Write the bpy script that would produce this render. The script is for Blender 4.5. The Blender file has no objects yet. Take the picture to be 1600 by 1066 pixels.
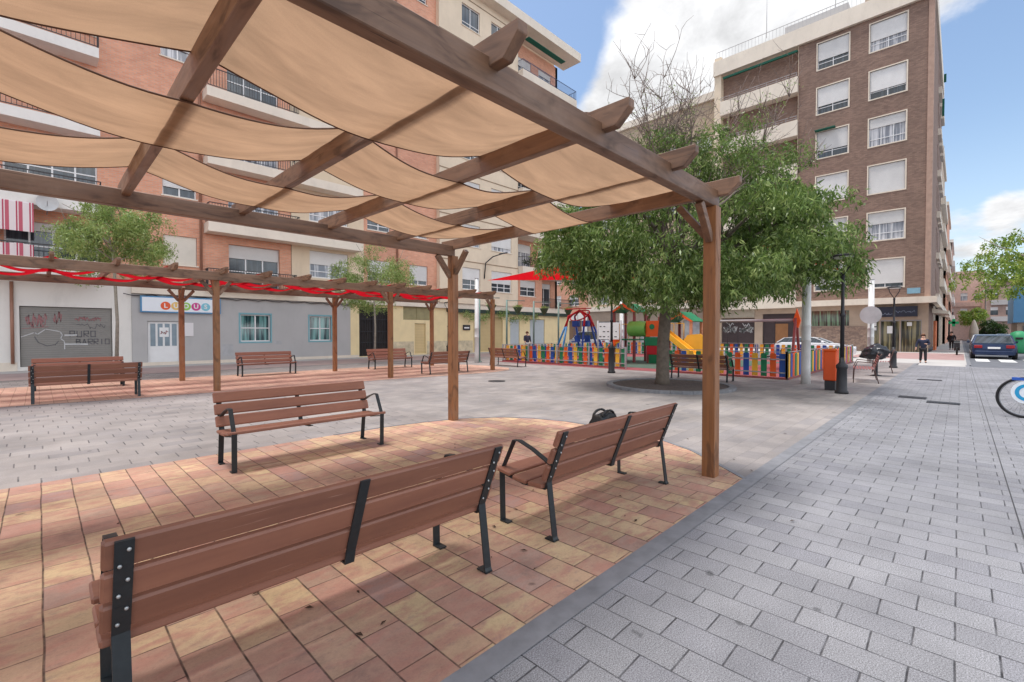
import bpy, bmesh, math, random
import numpy as np
from mathutils import Vector, Matrix
random.seed(7); RNG=np.random.default_rng(7)
R=math.radians
sc=bpy.context.scene
COL=sc.collection
# ------------------------------------------------------------------ node helpers
class NT:
    def __init__(s,nt): s.nt=nt; s.n=nt.nodes; s.l=nt.links
    def add(s,t,**k):
        n=s.n.new(t)
        for a,b in k.items(): setattr(n,a,b)
        return n
    def put(s,sock,v):
        if isinstance(v,bpy.types.NodeSocket): s.l.new(v,sock)
        elif v is not None: sock.default_value=v
    def m(s,op,a,b=None,c=None,clamp=False):
        n=s.add('ShaderNodeMath',operation=op); n.use_clamp=clamp
        s.put(n.inputs[0],a)
        if b is not None: s.put(n.inputs[1],b)
        if c is not None: s.put(n.inputs[2],c)
        return n.outputs[0]
    def mix(s,f,a,b,bt='MIX'):
        n=s.add('ShaderNodeMix',data_type='RGBA',blend_type=bt)
        s.put(n.inputs[0],f); s.put(n.inputs[6],a if not isinstance(a,tuple) else c4(a)); s.put(n.inputs[7],b if not isinstance(b,tuple) else c4(b))
        return n.outputs[2]
    def pos(s): return s.add('ShaderNodeNewGeometry').outputs['Position']
    def obj(s): return s.add('ShaderNodeTexCoord').outputs['Object']
    def sep(s,v):
        n=s.add('ShaderNodeSeparateXYZ'); s.put(n.inputs[0],v); return n.outputs
    def comb(s,x,y,z=0.0):
        n=s.add('ShaderNodeCombineXYZ'); s.put(n.inputs[0],x); s.put(n.inputs[1],y); s.put(n.inputs[2],z); return n.outputs[0]
    def scale(s,v,sc_):
        n=s.add('ShaderNodeVectorMath',operation='MULTIPLY'); s.put(n.inputs[0],v); n.inputs[1].default_value=sc_; return n.outputs[0]
    def noise(s,v,scale=5,detail=4,rough=.55,dist=0):
        n=s.add('ShaderNodeTexNoise'); s.put(n.inputs['Vector'],v)
        n.inputs['Scale'].default_value=scale; n.inputs['Detail'].default_value=detail
        n.inputs['Roughness'].default_value=rough; n.inputs['Distortion'].default_value=dist
        return n.outputs[0]
    def white(s,v):
        n=s.add('ShaderNodeTexWhiteNoise',noise_dimensions='3D'); s.put(n.inputs[0],v); return n.outputs[0]
    def rng(s,v,a,b,c=0.0,d=1.0,smooth=False):
        n=s.add('ShaderNodeMapRange'); n.clamp=True
        if smooth: n.interpolation_type='SMOOTHSTEP'
        s.put(n.inputs[0],v)
        for i,x in enumerate((a,b,c,d)): n.inputs[i+1].default_value=x
        return n.outputs[0]
    def ramp(s,v,stops):
        n=s.add('ShaderNodeValToRGB'); s.put(n.inputs[0],v); r=n.color_ramp
        while len(r.elements)<len(stops): r.elements.new(.5)
        for e,(p,c) in zip(r.elements,stops): e.position=p; e.color=c4(c)
        return n.outputs[0]
    def bump(s,h,strength=.3,dist=.01):
        n=s.add('ShaderNodeBump'); s.put(n.inputs['Height'],h); n.inputs['Strength'].default_value=strength; n.inputs['Distance'].default_value=dist
        return n.outputs[0]
def c4(c): return tuple(c)+(1.0,) if len(c)==3 else tuple(c)
def srgb(r,g,b):
    f=lambda v:(v/255/12.92) if v/255<=.04045 else ((v/255+.055)/1.055)**2.4
    return (f(r),f(g),f(b))
def newmat(name):
    m=bpy.data.materials.new(name); m.use_nodes=True; t=NT(m.node_tree)
    b=t.n['Principled BSDF']; return m,t,b
MC={}
def M(name,col,rough=.7,metal=0,var=.12,vs=3.0,bump=0,bs=40,local=False,spec=.5,dirt=0.0):
    if name in MC: return MC[name]
    m,t,b=newmat(name)
    p=t.obj() if local else t.pos()
    n=t.noise(p,vs,5); f=t.rng(n,.3,.7,1-var,1+var)
    mc=t.add('ShaderNodeVectorMath',operation='SCALE'); mc.inputs[0].default_value=col[:3]; t.put(mc.inputs[3],f)
    out=mc.outputs[0]
    if dirt:
        d=t.rng(t.noise(t.scale(p,(1.3,1.3,.5)),1.7,6,.7),.5,.75,0,dirt); out=t.mix(d,out,(.05,.04,.03))
    t.put(b.inputs['Base Color'],out); b.inputs['Roughness'].default_value=rough; b.inputs['Metallic'].default_value=metal
    b.inputs['Specular IOR Level'].default_value=spec
    if bump: t.put(b.inputs['Normal'],t.bump(t.noise(p,bs,4),bump,.01))
    MC[name]=m; return m
# ------------------------------------------------------------------ geometry helpers
OFF={}
def tag(o,label=None,cat=None,group=None,kind=None):
    if label: o['label']=label
    if cat: o['category']=cat
    if group: o['group']=group
    if kind: o['kind']=kind
    return o
def empty(name,loc=(0,0,0),label=None,cat=None,group=None,rz=0):
    o=bpy.data.objects.new(name,None); o.empty_display_size=.1; COL.objects.link(o); o.location=loc; o.rotation_euler[2]=rz
    OFF[o.name]=Vector(loc); return tag(o,label,cat,group)
def link_mesh(name,me,parent=None,kind=None,label=None,local=False):
    o=bpy.data.objects.new(name,me); COL.objects.link(o)
    if parent is not None:
        o.parent=parent; off=OFF.get(parent.name,Vector((0,0,0)))
        if off.length>0 and not local: me.transform(Matrix.Translation(-off))
        OFF[o.name]=off
    if kind: o['kind']=kind
    if label: o['label']=label
    return o
def recenter(o):
    vs=[v.co for v in o.data.vertices]
    x=(min(v.x for v in vs)+max(v.x for v in vs))/2; y=(min(v.y for v in vs)+max(v.y for v in vs))/2; z=min(v.z for v in vs)
    o.data.transform(Matrix.Translation((-x,-y,-z))); o.location=(x,y,z); OFF[o.name]=Vector((x,y,z)); return o
class MB:
    def __init__(s): s.b=bmesh.new(); s.mi=0
    def _fin(s,r):
        for f in r: f.material_index=s.mi
    def box(s,x0,x1,y0,y1,z0,z1,bev=0,mat=None):
        x0,x1=sorted((x0,x1)); y0,y1=sorted((y0,y1)); z0,z1=sorted((z0,z1))
        t=bmesh.new(); bmesh.ops.create_cube(t,size=1)
        bmesh.ops.scale(t,vec=(x1-x0,y1-y0,z1-z0),verts=t.verts)
        bmesh.ops.translate(t,vec=((x0+x1)/2,(y0+y1)/2,(z0+z1)/2),verts=t.verts)
        if bev: bmesh.ops.bevel(t,geom=t.edges[:],offset=bev,segments=1,profile=.5,affect='EDGES')
        if mat: bmesh.ops.transform(t,matrix=mat,verts=t.verts)
        s.merge(t); return s
    def merge(s,t):
        vm={v:s.b.verts.new(v.co) for v in t.verts}
        for f in t.faces:
            try: g=s.b.faces.new([vm[v] for v in f.verts]); g.material_index=s.mi; g.smooth=f.smooth
            except ValueError: pass
        t.free()
    def bar(s,p0,p1,w,h,up=(0,0,1),bev=0,taper=1):
        p0=Vector(p0);p1=Vector(p1);d=p1-p0;L=d.length;d.normalize()
        up=Vector(up)
        if abs(d.dot(up))>.99: up=Vector((0,1,0))
        x=d.cross(up).normalized(); z=x.cross(d).normalized()
        m=Matrix((( x.x,d.x,z.x,0),(x.y,d.y,z.y,0),(x.z,d.z,z.z,0),(0,0,0,1)))
        m=Matrix.Translation((p0+p1)/2)@m
        return s.box(-w/2,w/2,-L/2,L/2,-h/2,h/2,bev,m)
    def tube(s,pts,r,n=8,caps=True,smooth=True):
        pts=[Vector(p) for p in pts]; rs=r if isinstance(r,(list,tuple)) else [r]*len(pts)
        rings=[];ref=None
        for i,p in enumerate(pts):
            d=(pts[min(i+1,len(pts)-1)]-pts[max(i-1,0)]).normalized()
            if ref is None: ref=Vector((0,0,1)) if abs(d.z)<.9 else Vector((1,0,0))
            x=d.cross(ref)
            if x.length<1e-4: x=d.orthogonal()
            x.normalize(); y=d.cross(x).normalized(); ref=x.cross(d).normalized() if False else ref
            rings.append([s.b.verts.new(p+(x*math.cos(a)+y*math.sin(a))*rs[i]) for a in [2*math.pi*k/n for k in range(n)]])
        for a,b in zip(rings,rings[1:]):
            for k in range(n):
                f=s.b.faces.new((a[k],a[(k+1)%n],b[(k+1)%n],b[k])); f.material_index=s.mi; f.smooth=smooth
        if caps:
            for rg in (rings[0],rings[-1]):
                try: f=s.b.faces.new(rg); f.material_index=s.mi
                except ValueError: pass
        return s
    def lathe(s,x,y,prof,n=16):   # prof: (r,z) list
        rings=[[s.b.verts.new((x+r*math.cos(2*math.pi*k/n),y+r*math.sin(2*math.pi*k/n),z)) for k in range(n)] for r,z in prof]
        for a,b in zip(rings,rings[1:]):
            for k in range(n):
                f=s.b.faces.new((a[k],a[(k+1)%n],b[(k+1)%n],b[k])); f.smooth=True; f.material_index=s.mi
        for rg in (rings[0],rings[-1]):
            f=s.b.faces.new(rg); f.material_index=s.mi
        return s
    def prism(s,poly,ext,mat=None):  # poly list of 3D pts, ext vector
        a=[s.b.verts.new(Vector(p)) for p in poly]; b=[s.b.verts.new(Vector(p)+Vector(ext)) for p in poly]
        n=len(a); fs=[s.b.faces.new(a),s.b.faces.new(b[::-1])]
        for k in range(n): fs.append(s.b.faces.new((a[k],b[k],b[(k+1)%n],a[(k+1)%n])))
        for f in fs: f.material_index=s.mi
        return s
    def quad(s,*ps):
        f=s.b.faces.new([s.b.verts.new(Vector(p)) for p in ps]); f.material_index=s.mi; return s
    def disc(s,c,nrm,r,n=24,th=.01):
        nrm=Vector(nrm).normalized(); x=nrm.orthogonal().normalized(); y=nrm.cross(x); c=Vector(c)
        return s.prism([c+(x*math.cos(2*math.pi*k/n)+y*math.sin(2*math.pi*k/n))*r for k in range(n)],nrm*th)
    def build(s,name,mats,parent=None,kind=None,label=None,local=False,normals=True):
        if normals: bmesh.ops.recalc_face_normals(s.b,faces=s.b.faces)
        me=bpy.data.meshes.new(name); s.b.to_mesh(me); s.b.free()
        for m in (mats if isinstance(mats,(list,tuple)) else [mats]): me.materials.append(m)
        o=link_mesh(name,me,parent,kind,label,local)
        if parent is None and kind!='structure': recenter(o)
        return o
def children(o): return [c for c in bpy.data.objects if c.parent==o]
def copy_tree(o,parent=None):
    c=o.copy(); COL.objects.link(c); c.parent=parent
    for ch in children(o): copy_tree(ch,c)
    return c

# ------------------------------------------------------------------ materials
def pavers(name,L,H,axis,cols,joint,short_w,long_w,short_a,long_a,offset=.5,speck=(0,1),mott=None,rough=.8,bumpd=.004):
    """rows of width H; blocks of length L along `axis`"""
    m,t,b=newmat(name); p=t.pos(); X,Y,Z=t.sep(p)
    wob=t.m('MULTIPLY',t.m('SUBTRACT',t.noise(p,1.3,2),.5),.02)
    u,v=(X,Y) if axis=='X' else (Y,X)
    u=t.m('ADD',u,wob); v=t.m('ADD',v,wob)
    vr=t.m('DIVIDE',v,H); row=t.m('FLOOR',vr); fv=t.m('FRACT',vr)
    par=t.m('MULTIPLY',row,offset)
    jit=t.m('MULTIPLY',t.white(t.comb(row,3.3,1.1)),.0 if offset==.5 else .0)
    ur=t.m('ADD',t.m('ADD',t.m('DIVIDE',u,L),par),jit); cell=t.m('FLOOR',ur); fu=t.m('FRACT',ur)
    du=t.m('MULTIPLY',t.m('MINIMUM',fu,t.m('SUBTRACT',1.0,fu)),L)
    dv=t.m('MULTIPLY',t.m('MINIMUM',fv,t.m('SUBTRACT',1.0,fv)),H)
    js=t.rng(du,short_w*.4,short_w,1,0); jl=t.rng(dv,long_w*.4,long_w,1,0)
    var=t.rng(t.noise(p,9,3),.35,.65,.55,1.0)
    js=t.m('MULTIPLY',js,t.m('MULTIPLY',var,short_a)); jl=t.m('MULTIPLY',jl,t.m('MULTIPLY',var,long_a))
    J=t.m('MAXIMUM',js,jl)
    idv=t.white(t.comb(cell,row,.5)); id2=t.white(t.comb(row,cell,7.5))
    col=t.ramp(idv,[(i/max(1,len(cols)-1),c) for i,c in enumerate(cols)])
    if mott:
        # streaky pigment marbling inside each block
        q=t.comb(t.m('ADD',u,t.m('MULTIPLY',id2,13.0)),t.m('ADD',v,t.m('MULTIPLY',idv,9.0)),0.0)
        q=t.scale(q,(2.4,1,1)); nn=t.noise(q,4.2,6,.62,.25)
        col=t.mix(t.rng(nn,.42,.64,0,.75,True),col,mott[0]); n3=t.noise(q,9,8,.8,.2)
        col=t.mix(t.rng(n3,.50,.72,0,.62,True),col,mott[1]); sm=t.noise(p,1.6,6,.7); col=t.mix(t.rng(sm,.52,.72,0,.5,True),col,srgb(128,106,98)); fg=t.noise(p,70,4,.8); col=t.mix(t.rng(fg,.55,.75,0,.35),col,srgb(120,92,84))
    dirt=t.rng(t.noise(p,.9,6,.65),.35,.7,.74,1.08)
    if speck[0]:
        sp=t.rng(t.noise(p,speck[1],2,.9),.35,.65,1-speck[0],1+speck[0]); dirt=t.m('MULTIPLY',dirt,sp)
    blk=t.rng(id2,0,1,.95,1.04); dirt=t.m('MULTIPLY',dirt,blk)
    dirt=t.m('MULTIPLY',dirt,t.rng(t.noise(p,.35,3,.5),.35,.65,.9,1.06)); gum=t.add('ShaderNodeTexVoronoi'); t.put(gum.inputs['Vector'],t.comb(X,Y,0)); gum.inputs['Scale'].default_value=1.9; gk=t.m('MULTIPLY',t.rng(gum.outputs['Distance'],.035,.055,1,0),t.rng(t.sep(gum.outputs['Color'])[0],.55,.6,0,.45)); dirt=t.m('MULTIPLY',dirt,t.m('SUBTRACT',1.0,gk)); sp2=t.rng(t.noise(p,5.5,2,.4),.74,.78,1,.55); dirt=t.m('MULTIPLY',dirt,sp2)
    vm=t.add('ShaderNodeVectorMath',operation='SCALE'); t.put(vm.inputs[0],col); t.put(vm.inputs[3],dirt)
    out=t.mix(J,vm.outputs[0],joint)
    t.put(b.inputs['Base Color'],out); b.inputs['Roughness'].default_value=rough
    t.put(b.inputs['Roughness'],t.rng(t.noise(p,3,4),.3,.7,rough-.12,rough+.1))
    hh=t.m('SUBTRACT',t.m('MULTIPLY',t.noise(p,60,3),.05),J)
    t.put(b.inputs['Normal'],t.bump(hh,.6,bumpd))
    b.inputs['Specular IOR Level'].default_value=.22
    MC[name]=m; return m
gran=pavers('granite_pavers',.31,.20,'Y',[srgb(141,141,145),srgb(147,147,150),srgb(136,136,141)],srgb(44,43,46),.006,.0048,.95,.9,.5,(.55,150))
PLC=[srgb(152,146,143),srgb(161,154,150),srgb(146,141,140)]
plaza=pavers('plaza_pavers',.46,.25,'X',PLC,srgb(80,78,80),.009,.004,1.0,.12,.37,(.08,70))
plazb=pavers('plaza_pavers_lengthwise',.36,.22,'X',PLC,srgb(110,106,104),.006,.006,.25,.5,.5,(.10,70))
redp=pavers('red_pavers',.33,.223,'Y',[srgb(210,184,148),srgb(188,146,132),srgb(216,190,150),srgb(192,150,134),srgb(208,180,144),srgb(178,146,138)],srgb(58,46,42),.0055,.0065,.8,.95,.5,(.05,80),(srgb(192,142,126),srgb(156,132,126)))
redf=pavers('rust_pavers',.33,.223,'Y',[srgb(212,176,154),srgb(202,162,144),srgb(216,184,160)],srgb(90,60,50),.006,.008,.6,.6,.5,(.05,60),(srgb(200,158,140),srgb(172,146,136)))
granite=M('kerb_granite',srgb(124,125,129),.75,var=.18,vs=6,bump=.2,bs=90)
asphalt=M('asphalt',srgb(104,106,112),.9,var=.15,vs=2,bump=.3,bs=120)
slabs=M('pale_concrete',srgb(182,178,174),.85,var=.12,vs=1.2,bump=.1)
pinkpave=M('pink_tactile',srgb(168,136,132),.85,var=.15,vs=2)
rubberR=M('rubber_maroon',srgb(140,72,76),.9,var=.12,vs=2)
rubberG=M('rubber_green',srgb(74,96,84),.9,var=.12,vs=2)
white_paint=M('road_paint',srgb(222,222,220),.7,var=.1,vs=4)
def brickmat(name,c1,c2,mort,bw=.26,bh=.085,var=.13):
    m,t,b=newmat(name); X,Y,Z=t.sep(t.pos()); v=t.comb(t.m('ADD',X,Y),Z,0)
    n=t.add('ShaderNodeTexBrick'); t.put(n.inputs['Vector'],v); n.offset=.5
    n.inputs['Color1'].default_value=c4(c1); n.inputs['Color2'].default_value=c4(c2); n.inputs['Mortar'].default_value=c4(mort)
    n.inputs['Scale'].default_value=1; n.inputs['Mortar Size'].default_value=.011; n.inputs['Brick Width'].default_value=bw; n.inputs['Row Height'].default_value=bh
    n.inputs['Bias'].default_value=-.1
    d=t.m('MULTIPLY',t.rng(t.noise(t.pos(),.5,5,.6),.3,.7,1-var,1+var),t.rng(t.noise(t.scale(t.pos(),(.8,.8,3)),2.5,4),.3,.7,.95,1.05))
    s=t.add('ShaderNodeVectorMath',operation='SCALE'); t.put(s.inputs[0],n.outputs[0]); t.put(s.inputs[3],d)
    t.put(b.inputs['Base Color'],s.outputs[0]); b.inputs['Roughness'].default_value=.85
    t.put(b.inputs['Normal'],t.bump(n.outputs[1],-.4,.006)); MC[name]=m; return m
brick_o=brickmat('orange_brick',srgb(222,160,130),srgb(208,142,114),srgb(200,166,146))
brick_b=brickmat('brown_brick',srgb(148,120,104),srgb(120,94,82),srgb(124,106,98))
cream=M('cream_render',srgb(226,208,184),.85,var=.07,vs=.7,dirt=.10)
beige=M('beige_render',srgb(220,200,174),.85,var=.06,vs=.6,dirt=.10)
fasc=M('cream_fascia',srgb(228,216,200),.8,var=.06,vs=.8,dirt=.12)
whiter=M('white_render',srgb(230,226,220),.8,var=.05,vs=.6,dirt=.12)
greyr=M('grey_render',srgb(182,180,179),.8,var=.05,vs=.7,dirt=.08)
yellowr=M('yellow_stone',srgb(236,216,170),.8,var=.06,vs=1.5,dirt=.08)
stone=M('beige_stone',srgb(176,156,138),.8,var=.12,vs=1.2,bump=.15,bs=10)
def rubble():
    m,t,b=newmat('rubble_stone'); p=t.pos(); X,Y,Z=t.sep(p)
    n=t.add('ShaderNodeTexVoronoi'); t.put(n.inputs['Vector'],t.comb(t.m('ADD',X,Y),t.m('MULTIPLY',Z,2.2),0)); n.inputs['Scale'].default_value=2.6
    h=t.sep(n.outputs['Color'])[0]
    c=t.ramp(h,[(0,srgb(140,118,106)),(.5,srgb(166,142,126)),(1,srgb(124,106,98))]); c=t.mix(t.rng(t.noise(p,6,5),.45,.65,0,.5),c,srgb(112,92,84))
    t.put(b.inputs['Base Color'],c); b.inputs['Roughness'].default_value=.9; t.put(b.inputs['Normal'],t.bump(t.noise(p,7,5),.6,.05)); MC['rubble']=m; return m
rub=rubble()
def shuttermat(name,col,pitch=.055,rough=.5,axis='Z'):
    m,t,b=newmat(name); X,Y,Z=t.sep(t.pos()); f=t.m('FRACT',t.m('DIVIDE',Z,pitch)); e=t.m('ABSOLUTE',t.m('SUBTRACT',f,.5))
    d=t.rng(e,.40,.5,1,.62)
    s=t.add('ShaderNodeVectorMath',operation='SCALE'); s.inputs[0].default_value=col; oi=t.add('ShaderNodeObjectInfo').outputs['Random']; t.put(s.inputs[3],t.m('MULTIPLY',t.m('MULTIPLY',d,t.rng(oi,0,1,.84,1.04)),t.rng(t.noise(t.pos(),1.3,4),.3,.7,.93,1.05)))
    t.put(b.inputs['Base Color'],s.outputs[0]); b.inputs['Roughness'].default_value=rough
    t.put(b.inputs['Normal'],t.bump(t.m('SUBTRACT',1.0,t.m('MULTIPLY',e,e)),.5,.02)); MC[name]=m; return m
sh_white=shuttermat('white_shutter',srgb(226,224,222)); sh_cream=shuttermat('cream_shutter',srgb(222,214,200))
sh_grey=shuttermat('grey_shutter',srgb(142,139,134),.09); sh_yel=shuttermat('yellow_shutter',srgb(214,190,140),.11)
def glassmat(name,c=(.03,.04,.05),cur=None):
    m,t,b=newmat(name); b.inputs['Roughness'].default_value=.06; b.inputs['Specular IOR Level'].default_value=.9
    X,Y,Z=t.sep(t.pos()); n=t.noise(t.comb(t.m('MULTIPLY',t.m('ADD',X,Y),7.0),t.m('MULTIPLY',Z,.3),0),1,3)
    t.put(b.inputs['Base Color'],t.mix(t.rng(n,.45,.6,0,1),c,cur or tuple(x*2 for x in c))); MC[name]=m; return m
glass=glassmat('window_glass'); glass_c=glassmat('curtain_glass',srgb(120,124,134),srgb(206,206,210)); glass_t=glassmat('teal_glass',srgb(30,60,66),srgb(120,168,166))
white_fr=M('white_frame',srgb(232,232,232),.4,var=.03); cream_fr=M('cream_frame',srgb(226,212,194),.6,var=.05,dirt=.05)
teal=M('teal_paint',srgb(122,168,178),.5,var=.05); darkmetal=M('dark_metal',srgb(52,52,56),.5,.3,var=.1)
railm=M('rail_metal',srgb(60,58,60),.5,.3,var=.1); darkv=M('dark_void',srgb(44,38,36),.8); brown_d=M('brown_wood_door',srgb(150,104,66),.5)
grd=M('pale_grey_door',srgb(182,190,194),.5,var=.04)
def woodmat(name,axis,c1,c2,c3,rough=.5,local=False):
    m,t,b=newmat(name); p=t.obj() if local else t.pos()
    s={'X':(1.2,22,22),'Y':(22,1.2,22),'Z':(22,22,1.2)}[axis]; q=t.scale(p,s)
    n=t.noise(q,1,6,.6,.4); k=t.noise(t.scale(p,{'X':(2,7,7),'Y':(7,2,7),'Z':(7,7,2)}[axis]),1,3,.5,1.5)
    c=t.mix(t.rng(n,.3,.7),c1,c2); c=t.mix(t.rng(k,.5,.72,0,.8,True),c,c3)
    # weathered grey patches and dark drips
    w=t.rng(t.noise(p,2.2,5,.7),.5,.72,0,.35,True); c=t.mix(w,c,srgb(150,122,100))
    ck=t.rng(t.noise(t.scale(p,{'X':(.8,60,60),'Y':(60,.8,60),'Z':(60,60,.8)}[axis]),1,2),.68,.74,0,.75); c=t.mix(ck,c,(.02,.012,.008))
    oi=t.add('ShaderNodeObjectInfo').outputs['Random']; sv=t.add('ShaderNodeVectorMath',operation='SCALE'); t.put(sv.inputs[0],c); t.put(sv.inputs[3],t.rng(oi,0,1,.84,1.12)); c=sv.outputs[0]
    t.put(b.inputs['Base Color'],c); t.put(b.inputs['Roughness'],t.rng(k,.3,.7,rough-.12,rough+.15))
    t.put(b.inputs['Normal'],t.bump(t.m('SUBTRACT',n,ck),.25,.004)); MC[name]=m; return m
WC=(srgb(136,102,78),srgb(108,80,62),srgb(80,59,48))
wx=woodmat('beam_wood_x','X',*WC); wy=woodmat('beam_wood_y','Y',*WC); wz=woodmat('beam_wood_z','Z',srgb(160,108,66),srgb(130,86,54),srgb(98,66,44))
def slatmat():
    m,t,b=newmat('bench_slat_paint'); p=t.obj(); n=t.noise(t.scale(p,(1.2,14,14)),1,5); k=t.noise(p,2.2,5,.7)
    c=t.mix(t.rng(n,.3,.7),srgb(148,100,80),srgb(130,86,70)); c=t.mix(t.rng(k,.48,.75,0,.35),c,srgb(118,78,66))
    c=t.mix(t.rng(t.noise(p,26,4,.8),.66,.76,0,.45),c,srgb(120,76,66))
    oi=t.add('ShaderNodeObjectInfo').outputs['Random']; sv=t.add('ShaderNodeVectorMath',operation='SCALE'); t.put(sv.inputs[0],c); t.put(sv.inputs[3],t.rng(oi,0,1,.86,1.12))
    scr=t.rng(t.noise(t.scale(p,(3,90,90)),1,3,.6),.66,.72,0,.35); c=t.mix(scr,sv.outputs[0],srgb(196,158,140))
    t.put(b.inputs['Base Color'],c); t.put(b.inputs['Roughness'],t.rng(k,.3,.7,.38,.6)); t.put(b.inputs['Normal'],t.bump(n,.15,.002)); return m
slat=slatmat(); iron=M('bench_iron',srgb(44,50,54),.42,.25,var=.15,vs=30,bump=.08,bs=90,local=True); steel=M('galvanised_steel',srgb(178,180,180),.35,.7,var=.1,vs=20,local=True)
def fabricmat(name,col,tr=.5,crease_shade=.6):
    m,t,b=newmat(name); t.n.remove(b); p=t.pos()
    w=t.noise(t.scale(p,(1,3.2,1)),1.6,5,.6,.5); wv=t.noise(p,220,2); f=t.m('MULTIPLY',t.rng(w,.3,.7,1-crease_shade*.35,1+crease_shade*.25),t.rng(wv,.3,.7,.95,1.04))  # light and dark of the creases painted into the cloth colour
    st=t.rng(t.noise(p,2.6,6,.75),.70,.78,1,.72); f=t.m('MULTIPLY',f,st)
    s=t.add('ShaderNodeVectorMath',operation='SCALE'); s.inputs[0].default_value=col; t.put(s.inputs[3],f)
    d=t.add('ShaderNodeBsdfDiffuse'); g=t.add('ShaderNodeBsdfTranslucent'); x=t.add('ShaderNodeMixShader')
    t.put(d.inputs[0],s.outputs[0]); t.put(g.inputs[0],s.outputs[0]); x.inputs[0].default_value=tr
    nb=t.bump(t.m('ADD',w,t.m('MULTIPLY',wv,.08)),.5,.03); t.put(d.inputs['Normal'],nb)
    t.l.new(d.outputs[0],x.inputs[1]); t.l.new(g.outputs[0],x.inputs[2]); t.l.new(x.outputs[0],t.n['Material Output'].inputs[0]); MC[name]=m; return m
tan=fabricmat('tan_shade_cloth',srgb(190,157,127),.43); redc=fabricmat('red_shade_cloth',srgb(210,28,38),.5,.2); redc2=fabricmat('red_woven_cloth',srgb(196,28,42),.45,.2)
def leafmat(name,c1,c2,c3):
    m,t,b=newmat(name); t.n.remove(b); a=t.add('ShaderNodeVertexColor'); a.layer_name='tint'; v=t.sep(a.outputs[0])[0]
    c=t.ramp(v,[(0,c1),(.5,c2),(1,c3)])
    d=t.add('ShaderNodeBsdfDiffuse'); g=t.add('ShaderNodeBsdfTranslucent'); x=t.add('ShaderNodeMixShader'); x.inputs[0].default_value=.35
    t.put(d.inputs[0],c); t.put(g.inputs[0],t.mix(.4,c,(.24,.34,.08),'MIX'))
    gl=t.add('ShaderNodeBsdfGlossy'); gl.inputs['Roughness'].default_value=.35; gl.inputs[0].default_value=(1,1,1,1); y=t.add('ShaderNodeMixShader'); y.inputs[0].default_value=.025
    t.l.new(d.outputs[0],x.inputs[1]); t.l.new(g.outputs[0],x.inputs[2]); t.l.new(x.outputs[0],y.inputs[1]); t.l.new(gl.outputs[0],y.inputs[2]); t.l.new(y.outputs[0],t.n['Material Output'].inputs[0]); MC[name]=m; return m
leafA=leafmat('leaf_green',srgb(50,74,34),srgb(104,130,64),srgb(178,192,124)); leafB=leafmat('leaf_pale',srgb(104,132,70),srgb(150,172,100),srgb(190,204,138))
leafD=leafmat('leaf_dark',srgb(26,46,26),srgb(40,66,36),srgb(60,90,48)); leafY=leafmat('leaf_spring',srgb(84,116,48),srgb(128,156,66),srgb(186,190,92))
bark=M('bark',srgb(104,94,84),.9,var=.25,vs=8,bump=.5,bs=25); barkl=M('bark_pale',srgb(150,142,130),.9,var=.2,vs=8,bump=.4,bs=25); twigm=M('twig_bark',srgb(128,112,104),.9,var=.2)
P_={k:M('paint_'+k,c,.45,var=.08,vs=2) for k,c in dict(blue=srgb(36,84,170),orange=srgb(236,98,34),green=srgb(22,128,84),yellow=srgb(240,184,60),lblue=srgb(60,134,190),red=srgb(190,30,44),maroon=srgb(140,70,70),dorange=srgb(222,82,20),grass=srgb(120,190,90)).items()}
galv=M('fence_steel',srgb(160,158,160),.5,.0,var=.1); lampm=M('lamp_iron',srgb(48,48,52),.5,.3,var=.12,vs=5); polew=M('white_pole_paint',srgb(214,214,212),.45,var=.08,vs=3,dirt=.2); poleg=M('green_pole_paint',srgb(112,140,132),.5,var=.08)

# ------------------------------------------------------------------ ground
def sheet(name,x0,x1,y0,y1,z,mat,label=None):
    b=MB(); b.quad((x0,y0,z),(x1,y0,z),(x1,y1,z),(x0,y1,z)); return b.build(name,mat,None,'structure')
def poly(name,pts,z,mat):
    b=MB(); b.b.faces.new([b.b.verts.new((x,y,z)) for x,y in pts]); return b.build(name,mat,None,'structure')
sheet('ground',-500,800,-500,500,-.03,asphalt)
sheet('plaza_paving',-40,5.0,1.55,27.24,0,plaza)
sheet('plaza_paving',5.0,31,1.55,27.24,0,plazb)
sheet('sidewalk',-40,29.4,-9,1.55,0,gran)
b=MB(); b.box(-40,29.4,-.369,-.361,-.02,.003); b.build('pavement_seam',M('seam_dark',srgb(60,60,62),.9),None,'structure')
sheet('kerb_strip',-40,31,1.49,1.63,.006,granite)
sheet('street_sidewalk',31,200,-.25,1.75,0,slabs)
poly('corner_sidewalk',[(29.4,-.2),(31,-.25),(31,1.45),(29.4,1.45)],.0,slabs)
poly('crossing_paving',[(31,1.75),(48.7,1.75),(48.7,18),(41,18),(41,5.5),(31,5.5)],0,slabs)
sheet('tactile_paving',36,47,-.2,5.2,.004,pinkpave)
# red paving patch with rounded end
pts=[(-40,1.62),(5.2,1.62)]+[(5.22+.3,1.98),(5.96,2.5),(6.27,3.1),(6.42,4.0),(6.40,4.9),(6.22,5.5),(5.9,6.0),(5.3,6.42),(4.6,6.64),(3.9,6.74),(3.1,6.76),(-40,6.76)]
poly('red_paving',pts,.005,redp)
b=MB()
cv=pts[1:-1]
for (x0,y0),(x1,y1) in zip(cv,cv[1:]): b.bar((x0,y0,.004),(x1,y1,.004),.05,.014)
b.build('paving_edge',granite,None,'structure')
poly('rust_paving',[(-40,14.2),(-.5,14.25),(1.2,14.0),(8.2,13.55),(10.0,13.3),(12.4,13.1),(13.6,13.4),(14.4,14.2),(14.7,15.6),(14.5,17.0),(13.6,18.4),(12.0,19.1),(-40,19.1)],.005,redf)
sheet('wall_pavement',-40,36,25.6,27.24,.006,slabs)
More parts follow.
